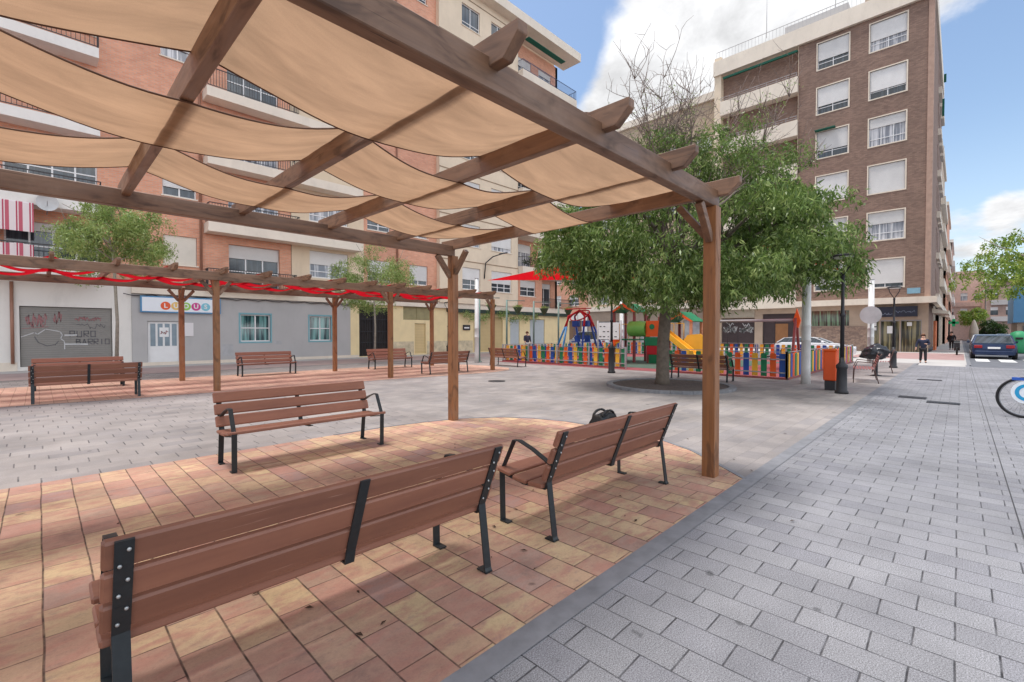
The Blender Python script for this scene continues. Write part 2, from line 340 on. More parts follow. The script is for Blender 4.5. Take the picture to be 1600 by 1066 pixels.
sheet('red_path',-40,36,22.0,25.6,.005,M('dull_red_path',srgb(170,150,146),.85,var=.12,vs=1))
sheet('playground_rubber',17.1,29.9,4.1,17.8,.006,rubberR)
poly('playground_green_rubber',[(18.5,7.5),(27,6.5),(28.5,12),(26,16.5),(19.5,16),(18.3,12)],.010,rubberG)
b=MB()
for x0,x1,y0,y1 in [(28.9,29.7,-1.15,-.55),(28.9,29.7,-2.1,-1.55),(36,39.6,-1.2,-.65),(36,39.6,-2.2,-1.6),(36,39.6,-3.2,-2.6),(28.9,29.7,-3.1,-2.55)]: b.quad((x0,y0,-.026),(x1,y0,-.026),(x1,y1,-.026),(x0,y1,-.026))
b.build('zebra_markings',white_paint,None,'structure')
b=MB(); b.box(29.4,29.55,-9,-.2,-.03,.004); b.box(29.55,31,-.33,-.2,-.03,.004); b.box(31,200,-.40,-.25,-.03,.01); b.build('road_kerb',granite,None,'structure')
# terrain behind the streets' far end
for i,(x0,x1,y0,y1,lb) in enumerate([(14.35,14.75,.55,1.05,'long iron drain grating in grey pavement, nearer the plaza'),(13.7,14.05,-.02,.52,'long iron drain grating in grey pavement, nearer the bicycle'),(20.2,20.5,.4,1.0,'narrow dark drain slot across the pavement before the crossing')]):
    b=MB(); b.box(x0,x1,y0,y1,.002,.012)
    n=int((y1-y0)/.05)
    for k in range(n): b.box(x0+.04,x1-.04,y0+.02+k*.05,y0+.04+k*.05,.012,.016)
    tag(b.build('drain_grating',darkmetal),lb,'drain','drain gratings in the pavement')
b=MB(); b.lathe(10.2,10.6,[(.28,.002),(.28,.012),(.24,.014),(.05,.014)],20); tag(b.build('manhole_cover',darkmetal),'small round iron manhole cover in the grey plaza paving','manhole')
# dead leaves on the paving
b=MB()
for i in range(60):
    x=random.uniform(.3,6.0) if i<40 else random.uniform(2,20); y=random.uniform(1.8,5) if i<40 else random.uniform(-1,12)
    a=random.random()*6.28; L=random.uniform(.012,.03); dx,dy=math.cos(a)*L,math.sin(a)*L
    b.quad((x-dx,y-dy,.012),(x+dy*.4,y-dx*.4,.02),(x+dx,y+dy,.012),(x-dy*.4,y+dx*.4,.016))
tag(b.build('fallen_leaves',M('dead_leaf',srgb(70,50,36),.9)),'tiny dead leaves and specks scattered on the paving','leaves',kind='stuff')

# ------------------------------------------------------------------ benches
def make_bench():
    r=empty('park_bench')
    x0,x1=-.9,.9
    def strap(b,x,pts,w=.055,t=.009):
        for (ya,za),(yb,zb) in zip(pts,pts[1:]): 
            d=Vector((0,yb-ya,zb-za)).normalized()*.003
            b.bar((x,ya-d.y,za-d.z),(x,yb+d.y,zb+d.z),w,t,(0,1,0) if abs(zb-za)>abs(yb-ya) else (0,0,1))
    for x in (x0,x1):
        b=MB(); strap(b,x,[(.06,.43),(.005,.03),(-.005,.006)]); strap(b,x,[(-.01,.008),(.075,.008)]); b.build('rear_leg',iron,r)
        b=MB(); strap(b,x,[(.56,.425),(.55,.006)]); strap(b,x,[(.555,.008),(.47,.008)]); b.build('front_leg',iron,r)
        b=MB(); strap(b,x,[(-.098,.825),(.06,.43)]); strap(b,x,[(.06,.43),(.08,.375),(.30,.365),(.56,.405)])
        fr=b.build('end_frame',iron,r)
        b=MB()
        for k in range(6):
            f=(k+.55)/6.3; y=-.098+.158*f-.008; z=.825-.395*f
            b.lathe(x+(.012 if k%2==0 else -.012),0,[(.007,0),(.007,.003),(.003,.005)],8)
            for v in b.b.verts[-24:]:
                c=v.co.copy(); v.co=Vector((c.x,y-c.z*.93,z+c.y-c.z*.37))
        b.build('bolt',steel,fr)
        b=MB(); strap(b,x,[(.556,.42),(.42,.685),(.36,.69),(.22,.645),(.01,.55)],.045); b.build('armrest',iron,r)
    b=MB(); strap(b,0,[(-.098,.825),(.06,.43),(.075,.365),(.30,.365),(.40,.372)],.05); b.build('middle_support',iron,r)
    # back slats
    d=Vector((0,.158,-.395)).normalized(); n=Vector((0,d.z*-1,d.y)).normalized()
    for k in range(3):
        t0=.006+k*.145; c=Vector((0,-.098,.825))+d*(t0+.058)+Vector((0,.022,.009))
        b=MB(); b.bar(c-Vector((.96,0,0)),c+Vector((.96,0,0)),.036,.125,tuple(-d),.009); b.build('back_slat',slat,r)
    for y,z,tl in ((.155,.395,-.03),(.32,.40,.06),(.49,.43,.14)):
        c=Vector((0,y,z)); b=MB(); b.bar(c-Vector((.96,0,0)),c+Vector((.96,0,0)),.145,.034,(0,-math.sin(tl),math.cos(tl)),.008); b.build('seat_slat',slat,r)
    return r
proto=make_bench()
G1='park benches standing under and around the pergolas'
benches=[(1.10,2.16,0,'nearest wooden bench seen from behind, large in the left foreground'),
(3.55,2.13,0,'wooden bench seen from behind with a black bag on its seat'),
(2.385,6.25,180,'wooden bench facing the camera across the red paving from the foreground bench'),
(.80,14.30,0,'bench at far left seen from behind, on the rust paving before the graffiti shutter'),
(.82,18.0,180,'bench behind the far left bench, only its top slat and legs showing'),
(5.87,18.55,180,'bench facing the camera in front of the grey wall with teal windows'),
(10.75,18.15,180,'bench facing the camera under the red pergola, in front of the dark gate'),
(10.98,14.0,0,'bench seen from behind at the red pergola, left of the tan pergola far post'),
(15.0,15.15,-90,'bench seen from behind at the end of the red pergola beside the picket fence'),
(14.9,6.08,-90,'dark bench seen from behind between the big tree and the picket fence')]
for i,(x,y,a,lb) in enumerate(benches):
    o=proto if i==0 else copy_tree(proto)
    o.location=(x,y,.006); o.rotation_euler[2]=R(a); tag(o,lb,'bench',G1)
# bag and sunglasses on the second bench
r=empty('handbag',(4.05,2.62,.45),'black soft leather bag with top handles resting on the bench seat','bag')
b=MB(); t=bmesh.new(); bmesh.ops.create_cube(t,size=1); bmesh.ops.subdivide_edges(t,edges=t.edges[:],cuts=5,use_grid_fill=True)
for v in t.verts:
    z=v.co.z+.5; v.co.x*=.36*(1-.22*z)+.0; v.co.y*=.17*(1-.45*z*z); v.co.z=z*.26+.012*math.sin(v.co.x*30); v.co.y+=.012*math.sin(v.co.x*22+z*9)
    v.co+=Vector((4.05,2.62,.455))
for f in t.faces: f.smooth=True
b.merge(t); blk=M('black_leather',srgb(30,30,32),.42,var=.3,vs=14,bump=.3,bs=30); b.build('body',blk,r)
b=MB()
for dy in (-.05,.05): b.tube([(4.05+.11*math.cos(a),2.62+dy,.70+.055*math.sin(a)) for a in [math.pi*k/10 for k in range(11)]],.013,8)
b.build('handle',blk,r)
b=MB(); b.box(3.93,4.17,2.60,2.64,.71,.722,.004); b.build('zip',darkmetal,r)
b=MB()
for k in range(9): b.lathe(3.42+.025*k,2.70+.01*math.sin(k*2.1),[(.006,.455),(.017,.465),(.015,.485),(.004,.49)],8)
b.tube([(3.40+.013*k,2.71+.02*math.sin(k),.47+.016*abs(math.sin(k*1.3))) for k in range(18)],.004,6)
tag(b.build('bead_cord',blk),'small black tangled cord lying on the bench seat left of the bag','cord')

# ------------------------------------------------------------------ pergolas
def rafter(x,y0,y1,z0,h,w,parent,mat=wy):
    c=.11
    poly_=[(x-w/2,y0,z0+h),(x-w/2,y0,z0+h*.62),(x-w/2,y0+c,z0),(x-w/2,y1-c,z0),(x-w/2,y1,z0+h*.62),(x-w/2,y1,z0+h)]
    b=MB(); b.prism(poly_,(w,0,0)); bmesh.ops.bevel(b.b,geom=b.b.edges[:],offset=.004,segments=1,affect='EDGES'); return b.build('rafter',mat,parent)
def pergola(name,label,posts,yn,yf,x0,x1,raf,zb,hb,zr,hr,over,pw,strips,fab,group,sag=.055):
    r=empty(name,((x0+x1)/2,(yn+yf)/2,0),label,'pergola',group)
    for (x,y) in posts:
        b=MB(); b.box(x-pw/2,x+pw/2,y-pw/2,y+pw/2,0,zb+hb*.02,.006); p=b.build('post',wz,r)
        for dx in (-1,1):
            if x+dx*.5>x1+.05: continue
            b=MB(); b.bar((x+dx*pw*.45,y,zb-.36),(x+dx*.34,y,zb-.01),.07,.085,(0,0,1),.004); b.build('knee_brace',wx,r)
        b=MB(); dy=1 if y<(yn+yf)/2 else -1; b.bar((x,y+dy*pw*.45,zb-.30),(x,y+dy*.36,zb+.06),.07,.085,(1,0,0),.004); b.build('knee_brace',wy,r)
    for y in (yn,yf):
        b=MB(); b.box(x0,x1,y-.05,y+.05,zb,zb+hb,.006); b.build('beam',wx,r)
    for x in raf: rafter(x,yn-over,yf+over,zr,hr,.075,r)
    # woven shade strips: alternately over and under the rafters
    for s,(ya,yb) in enumerate(strips):
        W=yb-ya; bm_=MB(); nx=12; ny=6
        xs=sorted(raf); rows=[]
        for i in range(len(xs)-1):
            for k in range(nx+(1 if i==len(xs)-2 else 0)):
                t=k/nx; x=xs[i]+(xs[i+1]-xs[i])*t
                ov0=((i+s)%2==0)!=(len(xs)%2==0); 
                za=zr+hr+.008 if ov0 else zr-.008; zb_=zr-.008 if ov0 else zr+hr+.008
                e=t*.75+.25*t*t*(3-2*t); z=za+(zb_-za)*e-sag*math.sin(math.pi*t)
                row=[]
                for j in range(ny+1):
                    v=j/ny; 
                    edge=.03*math.sin(math.pi*t)   # free edges pull inwards mid-span
                    y=ya+edge+(W-2*edge)*v
                    row.append(bm_.b.verts.new((x,y,z-.03*math.sin(math.pi*v)*math.sin(math.pi*t)+.004*math.sin(x*7+j*2.1+s))))
                rows.append(row)
        for a,c in zip(rows,rows[1:]):
            for j in range(ny): f=bm_.b.faces.new((a[j],a[j+1],c[j+1],c[j])); f.smooth=True
        edges=[[tuple(rw[j].co) for rw in rows] for j in (0,ny)]
        st=bm_.build('shade_strip',fab,r)
        hb_=MB()
        for e in edges: hb_.tube(e,.007,5)
        hb_.build('hem',M('dark_hem',srgb(92,62,44),.8) if fab is tan else redc2,st)
    return r
pergola('wooden_pergola','large brown timber pergola with tan woven cloth strips over the foreground benches',
 [(5.05,1.92),(5.11,6.42),(-.62,6.42),(-.62,1.92)],1.92,6.42,-3.2,5.12,[.67+1.108*k-3.324 for k in range(8)],2.89,.18,3.01,.165,.27,.135,[(2.0,3.2),(3.5,4.48),(4.88,5.85)],tan,'timber pergolas shading the benches')
raf2=[round(-1.9+1.06*k-2.12,2) for k in range(17)]
pergola('wooden_pergola','long brown timber pergola woven with red cloth strips in the middle distance',
 [(3.30,14.15),(8.42,14.0),(13.14,13.9),(3.22,17.95),(8.28,17.95),(12.9,17.8),(-1.9,14.15),(-1.9,17.95)],14.05,17.9,-4.0,13.3,raf2,2.93,.22,3.09,.15,.55,.14,[(14.35,15.1),(15.6,16.3),(16.85,17.55)],redc2,'timber pergolas shading the benches',.12)
# post positions on the beams are a few centimetres proud of the beam line

# ------------------------------------------------------------------ street furniture
def lamp(x,y,h,hb,label,tilt=0):
    r=empty('street_lamp',(x,y,0),label,'street lamp','black iron street lamps around the plaza')
    b=MB(); b.lathe(x,y,[(.15,0),(.15,.06),(.12,.09),(.11,hb-.1),(.13,hb-.06),(.13,hb),(.07,hb+.06),(.05,hb+.2)],16); b.build('base',lampm,r)
    b=MB(); b.lathe(x,y,[(.05,hb+.2),(.043,1.95),(.06,1.97),(.06,2.03),(.04,2.05),(.035,h-.55),(.05,h-.52),(.03,h-.48)],12); b.build('pole',lampm,r)
    for s in (-1,1):
        b=MB(); b.tube([(x,y,h-.5),(x+s*.15,y-s*.15,h-.2),(x+s*.19,y-s*.19,h-.02)],.016,6); b.build('arm',lampm,r)
    b=MB(); b.lathe(x,y,[(.27,h-.03),(.28,h),(.20,h+.03),(.05,h+.06)],16); b.build('lamp_head',lampm,r)
    b=MB(); b.lathe(x,y,[(.22,h-.055),(.24,h-.031)],16); b.build('diffuser',M('lamp_diffuser',srgb(226,226,220),.4),r)
    return r
lamp(14.27,2.15,3.5,.72,'black iron street lamp with a V-shaped head beside the orange litter bin')
lamp(26.3,2.1,3.55,.72,'farther black iron street lamp with a V-shaped head beside the metal chairs')
lamp(15.36,9.6,3.6,1.0,'black iron lamp with thick dark base before the picket fence, head in the tree')
lamp(20.4,26.2,3.7,.6,'thin black street lamp against the yellow wall behind the red pergola')
# orange litter bin
r=empty('litter_bin',(14.95,2.5,0),'tall orange litter bin with a dark foot beside the street lamp','litter bin')
b=MB(); b.box(14.83,15.07,2.38,2.62,0,.26,.01); b.build('foot',darkmetal,r)
b=MB(); b.box(14.80,15.10,2.35,2.65,.26,1.06,.025); b.build('body',P_['dorange'],r)
b=MB(); b.box(14.79,15.11,2.34,2.66,1.06,1.11,.01); b.build('rim',P_['orange'],r)
# white poles & sails
def wpole(x,y,h,rad,label):
    r=empty('shade_sail_pole',(x,y,0),label,'pole','white poles holding the shade sails')
    b=MB(); b.lathe(x,y,[(rad*1.05,0),(rad,.5),(rad,1.30),(rad*1.06,1.31),(rad*1.06,1.34),(rad,1.35),(rad,1.75),(rad*1.05,1.76),(rad*1.05,1.79),(rad*.97,1.8),(rad*.9,h)],20); b.build('shaft',polew,r)
    b=MB(); b.lathe(x,y,[(rad*.95,h),(rad*.9,h+.05)],16); b.tube([(x,y-.0,h-.08),(x-rad-.12,y,h-.08)],.02,6); b.build('bracket',galv,r)
wpole(16.3,3.36,4.0,.125,'thick white pole with horizontal bands standing at the picket fence corner')
wpole(29.9,3.3,4.25,.14,'white pole behind the black lamp, far end of the playground')
wpole(15.75,17.85,4.3,.11,'white pole at the left corner of the playground beside the green poles')
wpole(29.3,17.5,5.6,.14,'white pole at the far corner of the playground, mostly behind leaves')
def sail(name,cs,label):
    b=MB(); n=14; A,B_,C_=[Vector(c) for c in cs]; ctr=(A+B_+C_)/3; rows=[]
    for i in range(n+1):
        row=[]
        for j in range(n+1-i):
            u=i/n;v=j/n;w=1-u-v; p=A*w+B_*u+C_*v
            p=p-(p-ctr)*.13*(4*max(u*v,0)*(1-w)+4*max(v*w,0)*(1-u)+4*max(u*w,0)*(1-v))
            p.z-=.9*u*v*w*3; row.append(b.b.verts.new(p))
        rows.append(row)
    for i in range(n):
        for j in range(n-i):
            f=b.b.faces.new((rows[i][j],rows[i+1][j],rows[i][j+1])); f.smooth=True
            if j<n-i-1: f=b.b.faces.new((rows[i+1][j],rows[i+1][j+1],rows[i][j+1])); f.smooth=True
    tag(b.build('shade_sail',redc),label,'shade sail','red triangular shade sails over the playground')
sail('s',[(15.9,17.2,4.2),(23.5,17.2,6.2),(21.5,9.5,3.95)],'red triangular shade sail over the swings, its tip beside the tan pergola post')
sail('s',[(29.3,3.4,4.3),(16.6,3.6,3.85),(21,7.5,6.0)],'red triangular shade sail partly behind the big tree, its tip at the far white pole')
# round sign
r=empty('round_road_sign',(29.0,3.1,0),'back of a round grey road sign fixed to the far white pole','sign')
b=MB(); b.disc((29.55,3.28,2.45),(1,0,0),.45,28,.02); b.build('sign_plate',M('sign_back',srgb(188,190,192),.5,.3),r)
b=MB(); b.tube([(29.66,3.28,0),(29.66,3.28,2.8)],.03,8); b.build('post',galv,r)
# green poles with baskets
def foliage(name,pts,parent,mat,n,size,spread,droop=.3,tint=(0,1)):
    c=np.array(pts,float); k=len(c)
    ci=RNG.integers(0,k,n); P=c[ci]+RNG.normal(0,1,(n,3))*np.array(spread)
    d=RNG.normal(0,1,(n,3)); d[:,2]-=droop*2; d/=np.linalg.norm(d,axis=1)[:,None]
    s=np.cross(d,RNG.normal(0,1,(n,3))); s/=np.linalg.norm(s,axis=1)[:,None]+1e-9
    L=size[0]*RNG.uniform(.5,1.4,(n,1)); Wd=size[1]*RNG.uniform(.7,1.2,(n,1))
    nn=np.cross(d,s)
    V=np.stack([P,P+d*L*.45+s*Wd*.5+nn*L*.06,P+d*L-nn*L*.08,P+d*L*.45-s*Wd*.5+nn*L*.06],1).reshape(-1,3)
    tc=RNG.uniform(0,1,k)[ci]*.55+RNG.uniform(0,1,n)*.45; tc=tint[0]+(tint[1]-tint[0])*tc
    me=bpy.data.meshes.new(name); me.vertices.add(n*4); me.loops.add(n*4); me.polygons.add(n)
    me.vertices.foreach_set('co',V.ravel()); me.loops.foreach_set('vertex_index',np.arange(n*4,dtype=np.int32))
    me.polygons.foreach_set('loop_start',np.arange(0,n*4,4,dtype=np.int32)); me.polygons.foreach_set('loop_total',np.full(n,4,dtype=np.int32))
    me.update(); a=me.color_attributes.new('tint','FLOAT_COLOR','POINT'); cc=np.ones((n*4,4)); cc[:,:3]=np.repeat(tc,4)[:,None]; a.data.foreach_set('color',cc.ravel())
    me.materials.append(mat); return link_mesh(name,me,parent)
bk=[(16.2,18.15,'first green steel pole from the left, with a hanging flower basket'),(18.8,18.7,'second green steel pole from the left, with a hanging flower basket'),(20.8,18.4,'third green steel pole, with a hanging flower basket above the walking person'),(22.8,18.1,'fourth green steel pole, with a hanging flower basket left of the swings')]
for x,y,lb in bk:
    r=empty('flower_pole',(x,y,0),lb,'flower pole','green poles with hanging flower baskets')
    b=MB(); b.tube([(x,y,0),(x,y,3.45)],.055,10); b.tube([(x,y,3.4),(x+.95,y-.55,3.4)],.025,6); b.tube([(x,y,.02),(x,y,.05)],.15,12); b.build('pole',poleg,r)
    bx,by=x+.55,y-.35
    b=MB(); b.lathe(bx,by,[(.03,2.62),(.14,2.75),(.25,2.98),(.26,3.02)],14); b.tube([(bx,by,3.0),(bx,by,3.4)],.01,5); ba=b.build('basket',M('basket_green',srgb(70,92,66),.8),r)
    foliage('flowers',[(bx+random.uniform(-.15,.15),by+random.uniform(-.15,.15),3.05) for _ in range(6)],ba,leafB,260,(.09,.035),(.09,.09,.05),.1)
# ------------------------------------------------------------------ playground fence
def fence(pts,label,seq,x_posts,start=0,gap=.285,w=.185,zt=.86,phase=0):
    (x0,y0),(x1,y1)=pts; L=math.hypot(x1-x0,y1-y0); ux,uy=(x1-x0)/L,(y1-y0)/L
    r=empty('picket_fence',((x0+x1)/2,(y0+y1)/2,0),label,'fence','multicoloured playground picket fences')
    b=MB()
    for z in (.22,.66,.91): b.bar((x0,y0,z),(x1,y1,z),.03,.04 if z<.9 else .022)
    b.build('rail',galv,r)
    b=MB(); b.bar((x0,y0,.03),(x1,y1,.03),.10,.06); b.build('kerb',P_['maroon'],r)
    np_=max(1,round(L/2.05))
    for k in range(np_+1):
        t=L*k/np_; x,y=x0+ux*t,y0+uy*t
        b=MB(); b.box(x-.035,x+.035,y-.035,y+.035,0,.93,.005); b.build('post',galv,r)
    n=int(L/gap); nx,ny=-uy,ux
    for k in range(n):
        t=gap*(k+.5); x,y=x0+ux*t,y0+uy*t
        c=P_[seq[k%len(seq)]]; hw=w/2; th=.02
        sh=[(-hw,.08),(hw,.08),(hw,zt-.03),(hw*.8,zt),(-hw*.8,zt),(-hw,zt-.03)]
        if k%11==7: sh=[(-hw*.8,.08),(hw*.8,.08),(hw*1.25,.3),(hw*.8,.5),(hw*1.2,.62),(hw*.75,.78),(hw*.45,zt+.03),(-hw*.45,zt+.03),(-hw*.75,.78),(-hw*1.2,.62),(-hw*.8,.5),(-hw*1.25,.3)]
        b=MB(); b.prism([(x+ux*a-nx*.045,y+uy*a-ny*.045,z) for a,z in sh],(nx*th,ny*th,0)); b.build('picket',c,r)
    return r
BO=['blue','orange','green','yellow']
fence([(17.1,4.06),(17.35,8.6)],'coloured picket fence front section behind the dark bench, right of the tree',BO,0)
fence([(17.6,10.3),(17.7,17.9)],'coloured picket fence front section left of the tree, in front of the swings',['green','yellow','blue','orange'],0)
fence([(17.1,4.06),(29.9,4.06)],'coloured picket fence side running from the near corner towards the far white pole',['yellow','blue','orange','green'],0)
fence([(29.9,4.3),(29.9,17.5)],'coloured picket fence along the far side of the playground',['orange','green','yellow','blue'],0)
fence([(17.9,17.9),(29.6,17.7)],'coloured picket fence along the left side of the playground behind the flower poles',['orange','yellow','green','blue'],0)
# information board
r=empty('information_board',(17.95,11.2,0),'white playground rules board on two posts behind the picket fence','notice board')
for y in (10.75,11.95):
    b=MB(); b.tube([(17.95,y,0),(17.95,y,2.1)],.04,8); b.build('post',galv,r)
b=MB(); b.box(17.90,17.93,10.82,11.88,1.25,2.0,.004); pl=b.build('panel',white_fr,r)
b=MB()
for i in range(5):
    for j in range(3):
        if random.random()<.2: continue
        b.box(17.896,17.899,10.92+i*.2,10.98+i*.2+random.uniform(0,.07),1.35+j*.23,1.39+j*.23)
b.build('print',darkmetal,pl)
# swing frame (basket style)
r=empty('climbing_swing',(22,15.9,0),'blue and red climbing swing frame with arched red top behind the picket fence','swing')
top=[(22,16.58,2.5),(22,15.2,2.5)]
for k,(bx,by,tx,ty) in enumerate([(22,17.9,22,16.65),(20.9,16.4,21.7,16.5),(23.2,16.7,22.2,16.4),(22,14.0,22,15.2),(20.9,15.0,21.8,15.4),(23.2,15.3,22.2,15.4)]):
    b=MB(); b.tube([(bx,by,0),(tx+(bx-tx)*.25,ty+(by-ty)*.25,1.9)],.06,8); lg=b.build('leg',P_['lblue'] if k in (0,1) else P_['blue'],r)
    b=MB(); b.tube([(tx+(bx-tx)*.25,ty+(by-ty)*.25,1.9),(tx,ty,2.5),(22,15.9,2.85)],.06,8); b.build('leg_top',P_['red'],lg)
b=MB(); b.tube([(22+.55*math.cos(a)*.6,15.9+.9*math.cos(a+.4),2.55+.3*math.sin(a)) for a in [2*math.pi*k/20 for k in range(21)]],.04,6); b.tube([(22,15.1,2.95),(22,16.9,2.95)],.035,6); b.build('top_ring',P_['red'],r)
for y in (16.15,15.45):
    b=MB()
    for s in (-.12,.12): b.tube([(22,y+s,2.6),(22,y+s*1.3,1.3)],.012,5)
    b.box(21.85,22.15,y-.2,y+.2,1.9,2.25,.03); b.box(21.8,22.2,y-.2,y+.2,1.0,1.06,.01); b.box(22.12,22.17,y-.2,y+.2,1.0,1.4,.01); b.build('seat',P_['blue'],r)
# play tower
r=empty('play_tower',(22.3,11,0),'play tower with green roofs, green tunnel, orange panel and yellow slide behind the tree','playground tower')
def roof(y,z,s,x=22.3):
    b=MB(); b.mi=0
    b.prism([(x-s,y,z+.48),(x-s,y-s,z),(x-s,y-s+.05,z-.03),(x-s,y,z+.43)],(2*s,0,0)); rf=b.build('roof',P_['green'],r)
    b=MB(); b.prism([(x-s,y,z+.48),(x-s,y+s,z),(x-s,y+s-.05,z-.03),(x-s,y,z+.43)],(2*s,0,0)); b.build('roof',P_['green'],r)
    b=MB(); b.prism([(x-s-.03,y-s,z-.02),(x-s-.03,y,z+.46),(x-s-.03,y+s,z-.02),(x-s-.03,y+s-.16,z-.02),(x-s-.03,y,z+.30),(x-s-.03,y-s+.16,z-.02)],(.03,0,0)); b.build('gable',P_['orange'],r)
roof(12.8,2.65,.75); roof(9.75,2.1,.7)
for x in (21.7,22.9):
    for y in (12.2,13.4,9.2,10.3,11.4):
        z=2.65 if y>12 else (2.1 if y<10.5 else 2.4)
        b=MB(); b.box(x-.06,x+.06,y-.06,y+.06,0,z,.01); b.build('tower_post',P_['maroon'] if y>9.3 else M('pale_orange',srgb(226,160,120),.5),r)
b=MB(); b.box(21.6,23,9.1,10.4,1.15,1.22); b.box(21.6,23,12.1,13.5,1.15,1.22); b.build('deck',P_['green'],r)
b=MB(); b.tube([(21.75,11.45,1.75),(21.75,12.4,1.75)],.40,20,False); 
for y in (11.45,11.95,12.4): b.tube([(21.75,y-.02,1.75),(21.75,y+.02,1.75)],.43,20,False)
b.build('tunnel',P_['grass'],r)
b=MB(); b.box(21.5,21.56,10.7,11.45,1.35,2.15,.01); pn=b.build('panel',P_['orange'],r)
b=MB(); b.disc((21.49,11.1,1.85),(-1,0,0),.14,16,.01); b.build('porthole',P_['green'],pn)
b=MB(); b.box(21.5,21.56,10.6,11.5,.9,1.33,.01); b.box(21.55,21.6,10.7,11.3,0,.45,.01); b.build('panel',P_['green'],r)
b=MB(); b.box(21.52,21.58,10.7,11.4,.45,.9,.01); b.build('panel',P_['red'],r)
b=MB(); 
for s in (-.25,.25): b.bar((21.4+s,10.3,1.62),(20.6+s,8.4,.45),.04,.2,(0,0,1))
b.bar((21.4,10.3,1.5),(20.6,8.4,.35),.5,.03,(0,0,1)); b.build('slide',P_['yellow'],r)
b=MB(); b.prism([(21.3,9.6,.9),(21.3,9.2,1.45),(21.3,8.6,1.5),(21.3,8.1,1.1),(21.3,8.0,.6),(21.3,9.4,.5)],(.06,0,0)); b.build('side_panel',P_['yellow'],r)
b=MB(); b.tube([(21.2,12.9,1.2),(20.7,13.0,.8),(20.3,12.8,.25)],.16,10); b.build('ramp',P_['orange'],r)
for y in (9.5,10.0,12.5,13.0):
    b=MB(); b.tube([(21.6,y,1.2),(21.6,y,2.0)],.02,6); b.tube([(21.6,y,2.0),(21.6,y+.4,2.0)],.02,6); b.build('guard_rail',P_['yellow'],r)
b=MB(); b.bar((21.2,12.7,1.1),(20.5,14.2,.35),.5,.05,(0,0,1)); b.build('ramp',P_['yellow'],r)
# bar swing
r=empty('swing_frame',(22,6.5,0),'wooden swing frame with a grey top bar and maroon end posts behind the fence','swing')
b=MB(); b.tube([(22,4.9,2.08),(22,8.6,2.08)],.06,8); b.build('top_bar',galv,r)
for y in (4.9,8.6):
    for s in (-1,1):
        b=MB(); b.bar((22+s*.75,y,0),(22+s*.05,y,2.15),.12,.09,(0,1,0),.01); lg=b.build('leg',P_['maroon'],r)
b=MB(); b.prism([(21.9,4.80,1.75),(21.9,4.72,2.05),(21.9,4.86,2.55),(21.9,4.98,2.1),(21.9,4.95,1.8)],(.12,0,0)); b.build('finial',P_['orange'],r)
for y in (5.9,7.4):
    b=MB()
    for s in (-.22,.22): b.tube([(22,y+s,2.05),(22,y+s,.55)],.012,5)
    b.box(21.88,22.12,y-.26,y+.26,.5,.55,.01); b.build('swing_seat',darkmetal,r)

# ------------------------------------------------------------------ trees
def limb(b,p0,p1,r0,r1,bend=.15,n=5):
    p0=Vector(p0);p1=Vector(p1); L=(p1-p0).length; o=Vector((random.uniform(-1,1),random.uniform(-1,1),random.uniform(-.3,.6)))*bend*L
    pts=[p0.lerp(p1,t)+o*math.sin(math.pi*t) for t in [k/n for k in range(n+1)]]
    b.tube(pts,[r0+(r1-r0)*k/n for k in range(n+1)],7,True); return pts
def cam_xy(r,f): # offset right / away from where the photographer stood, as world dx, dy
    return (.697*r+.717*f, -.717*r+.697*f)
tx,ty=12.75,6.25
r=empty('plaza_tree',(tx,ty,0),'big leafy tree with drooping foliage and bare top twigs in the round planting ring','tree')
b=MB(); b.tube([(tx,ty,-.02),(tx+.02,ty,.25),(tx+.04,ty,1.2),(tx+.1,ty-.05,2.3),(tx+.15,ty-.1,3.0)],[.24,.19,.17,.16,.17],12)
tips=[]
for i in range(9):
    a=2*math.pi*i/9+.3; rr=random.uniform(2.2,3.4); q=(tx+.3+rr*math.cos(a),ty-.2+rr*math.sin(a),random.uniform(4.2,5.8))
    pts_=limb(b,(tx+.14,ty-.1,2.7+.04*i),q,.09,.03,.12)
    for j in range(5):
        s=pts_[random.randint(2,5)]; e=s+Vector((random.uniform(-1.3,1.3),random.uniform(-1.3,1.3),random.uniform(-.2,1.3))); tips.append(limb(b,s,e,.03,.01,.1,4)[-1])
b.build('trunk',bark,r)
# bare upright twigs
b=MB()
ox,oy=cam_xy(.7,0)
for i in range(34):
    dr=random.uniform(-2.0,3.4); df=random.uniform(-1.6,1.6); dx,dy=cam_xy(dr,df)
    base=Vector((tx+ox*.4+dx*.3,ty+oy*.4+dy*.3,random.uniform(3.6,4.8))); topz=random.uniform(6.6,9.2)-abs(dr-.5)*.4
    tp=Vector((tx+dx*1.0,ty+dy*1.0,topz)); ps=limb(b,base,tp,.026,.006,.07,7)
    for j in range(16):
        s=ps[random.randint(2,7)]; e=s+Vector((random.uniform(-.65,.65),random.uniform(-.65,.65),random.uniform(.15,1.1))); q=limb(b,s,e,.010,.004,.12,4)
        for k in range(3):
            s2=q[random.randint(1,4)]; limb(b,s2,s2+Vector((random.uniform(-.35,.35),random.uniform(-.35,.35),random.uniform(.0,.5))),.005,.003,.1,2)
bt=[tuple(v.co) for v in random.sample(list(b.b.verts),260) if v.co.z<8.2]
b.build('bare_twigs',twigm,r)
foliage('twig_leaves',bt,r,leafB,3200,(.07,.024),(.10,.10,.08),.2)
def crown_pts(n,cx,cy,cz,rr,rf,rz,shell=.0,lo=-1):
    out=[]
    while len(out)<n:
        a=RNG.normal(0,1,3); a/=np.linalg.norm(a); rad=RNG.uniform(shell,1)**(1/2.2); q=a*rad
        if q[2]<lo: continue
        dx,dy=cam_xy(q[0]*rr,q[1]*rf); out.append((cx+dx,cy+dy,cz+q[2]*rz))
    return out
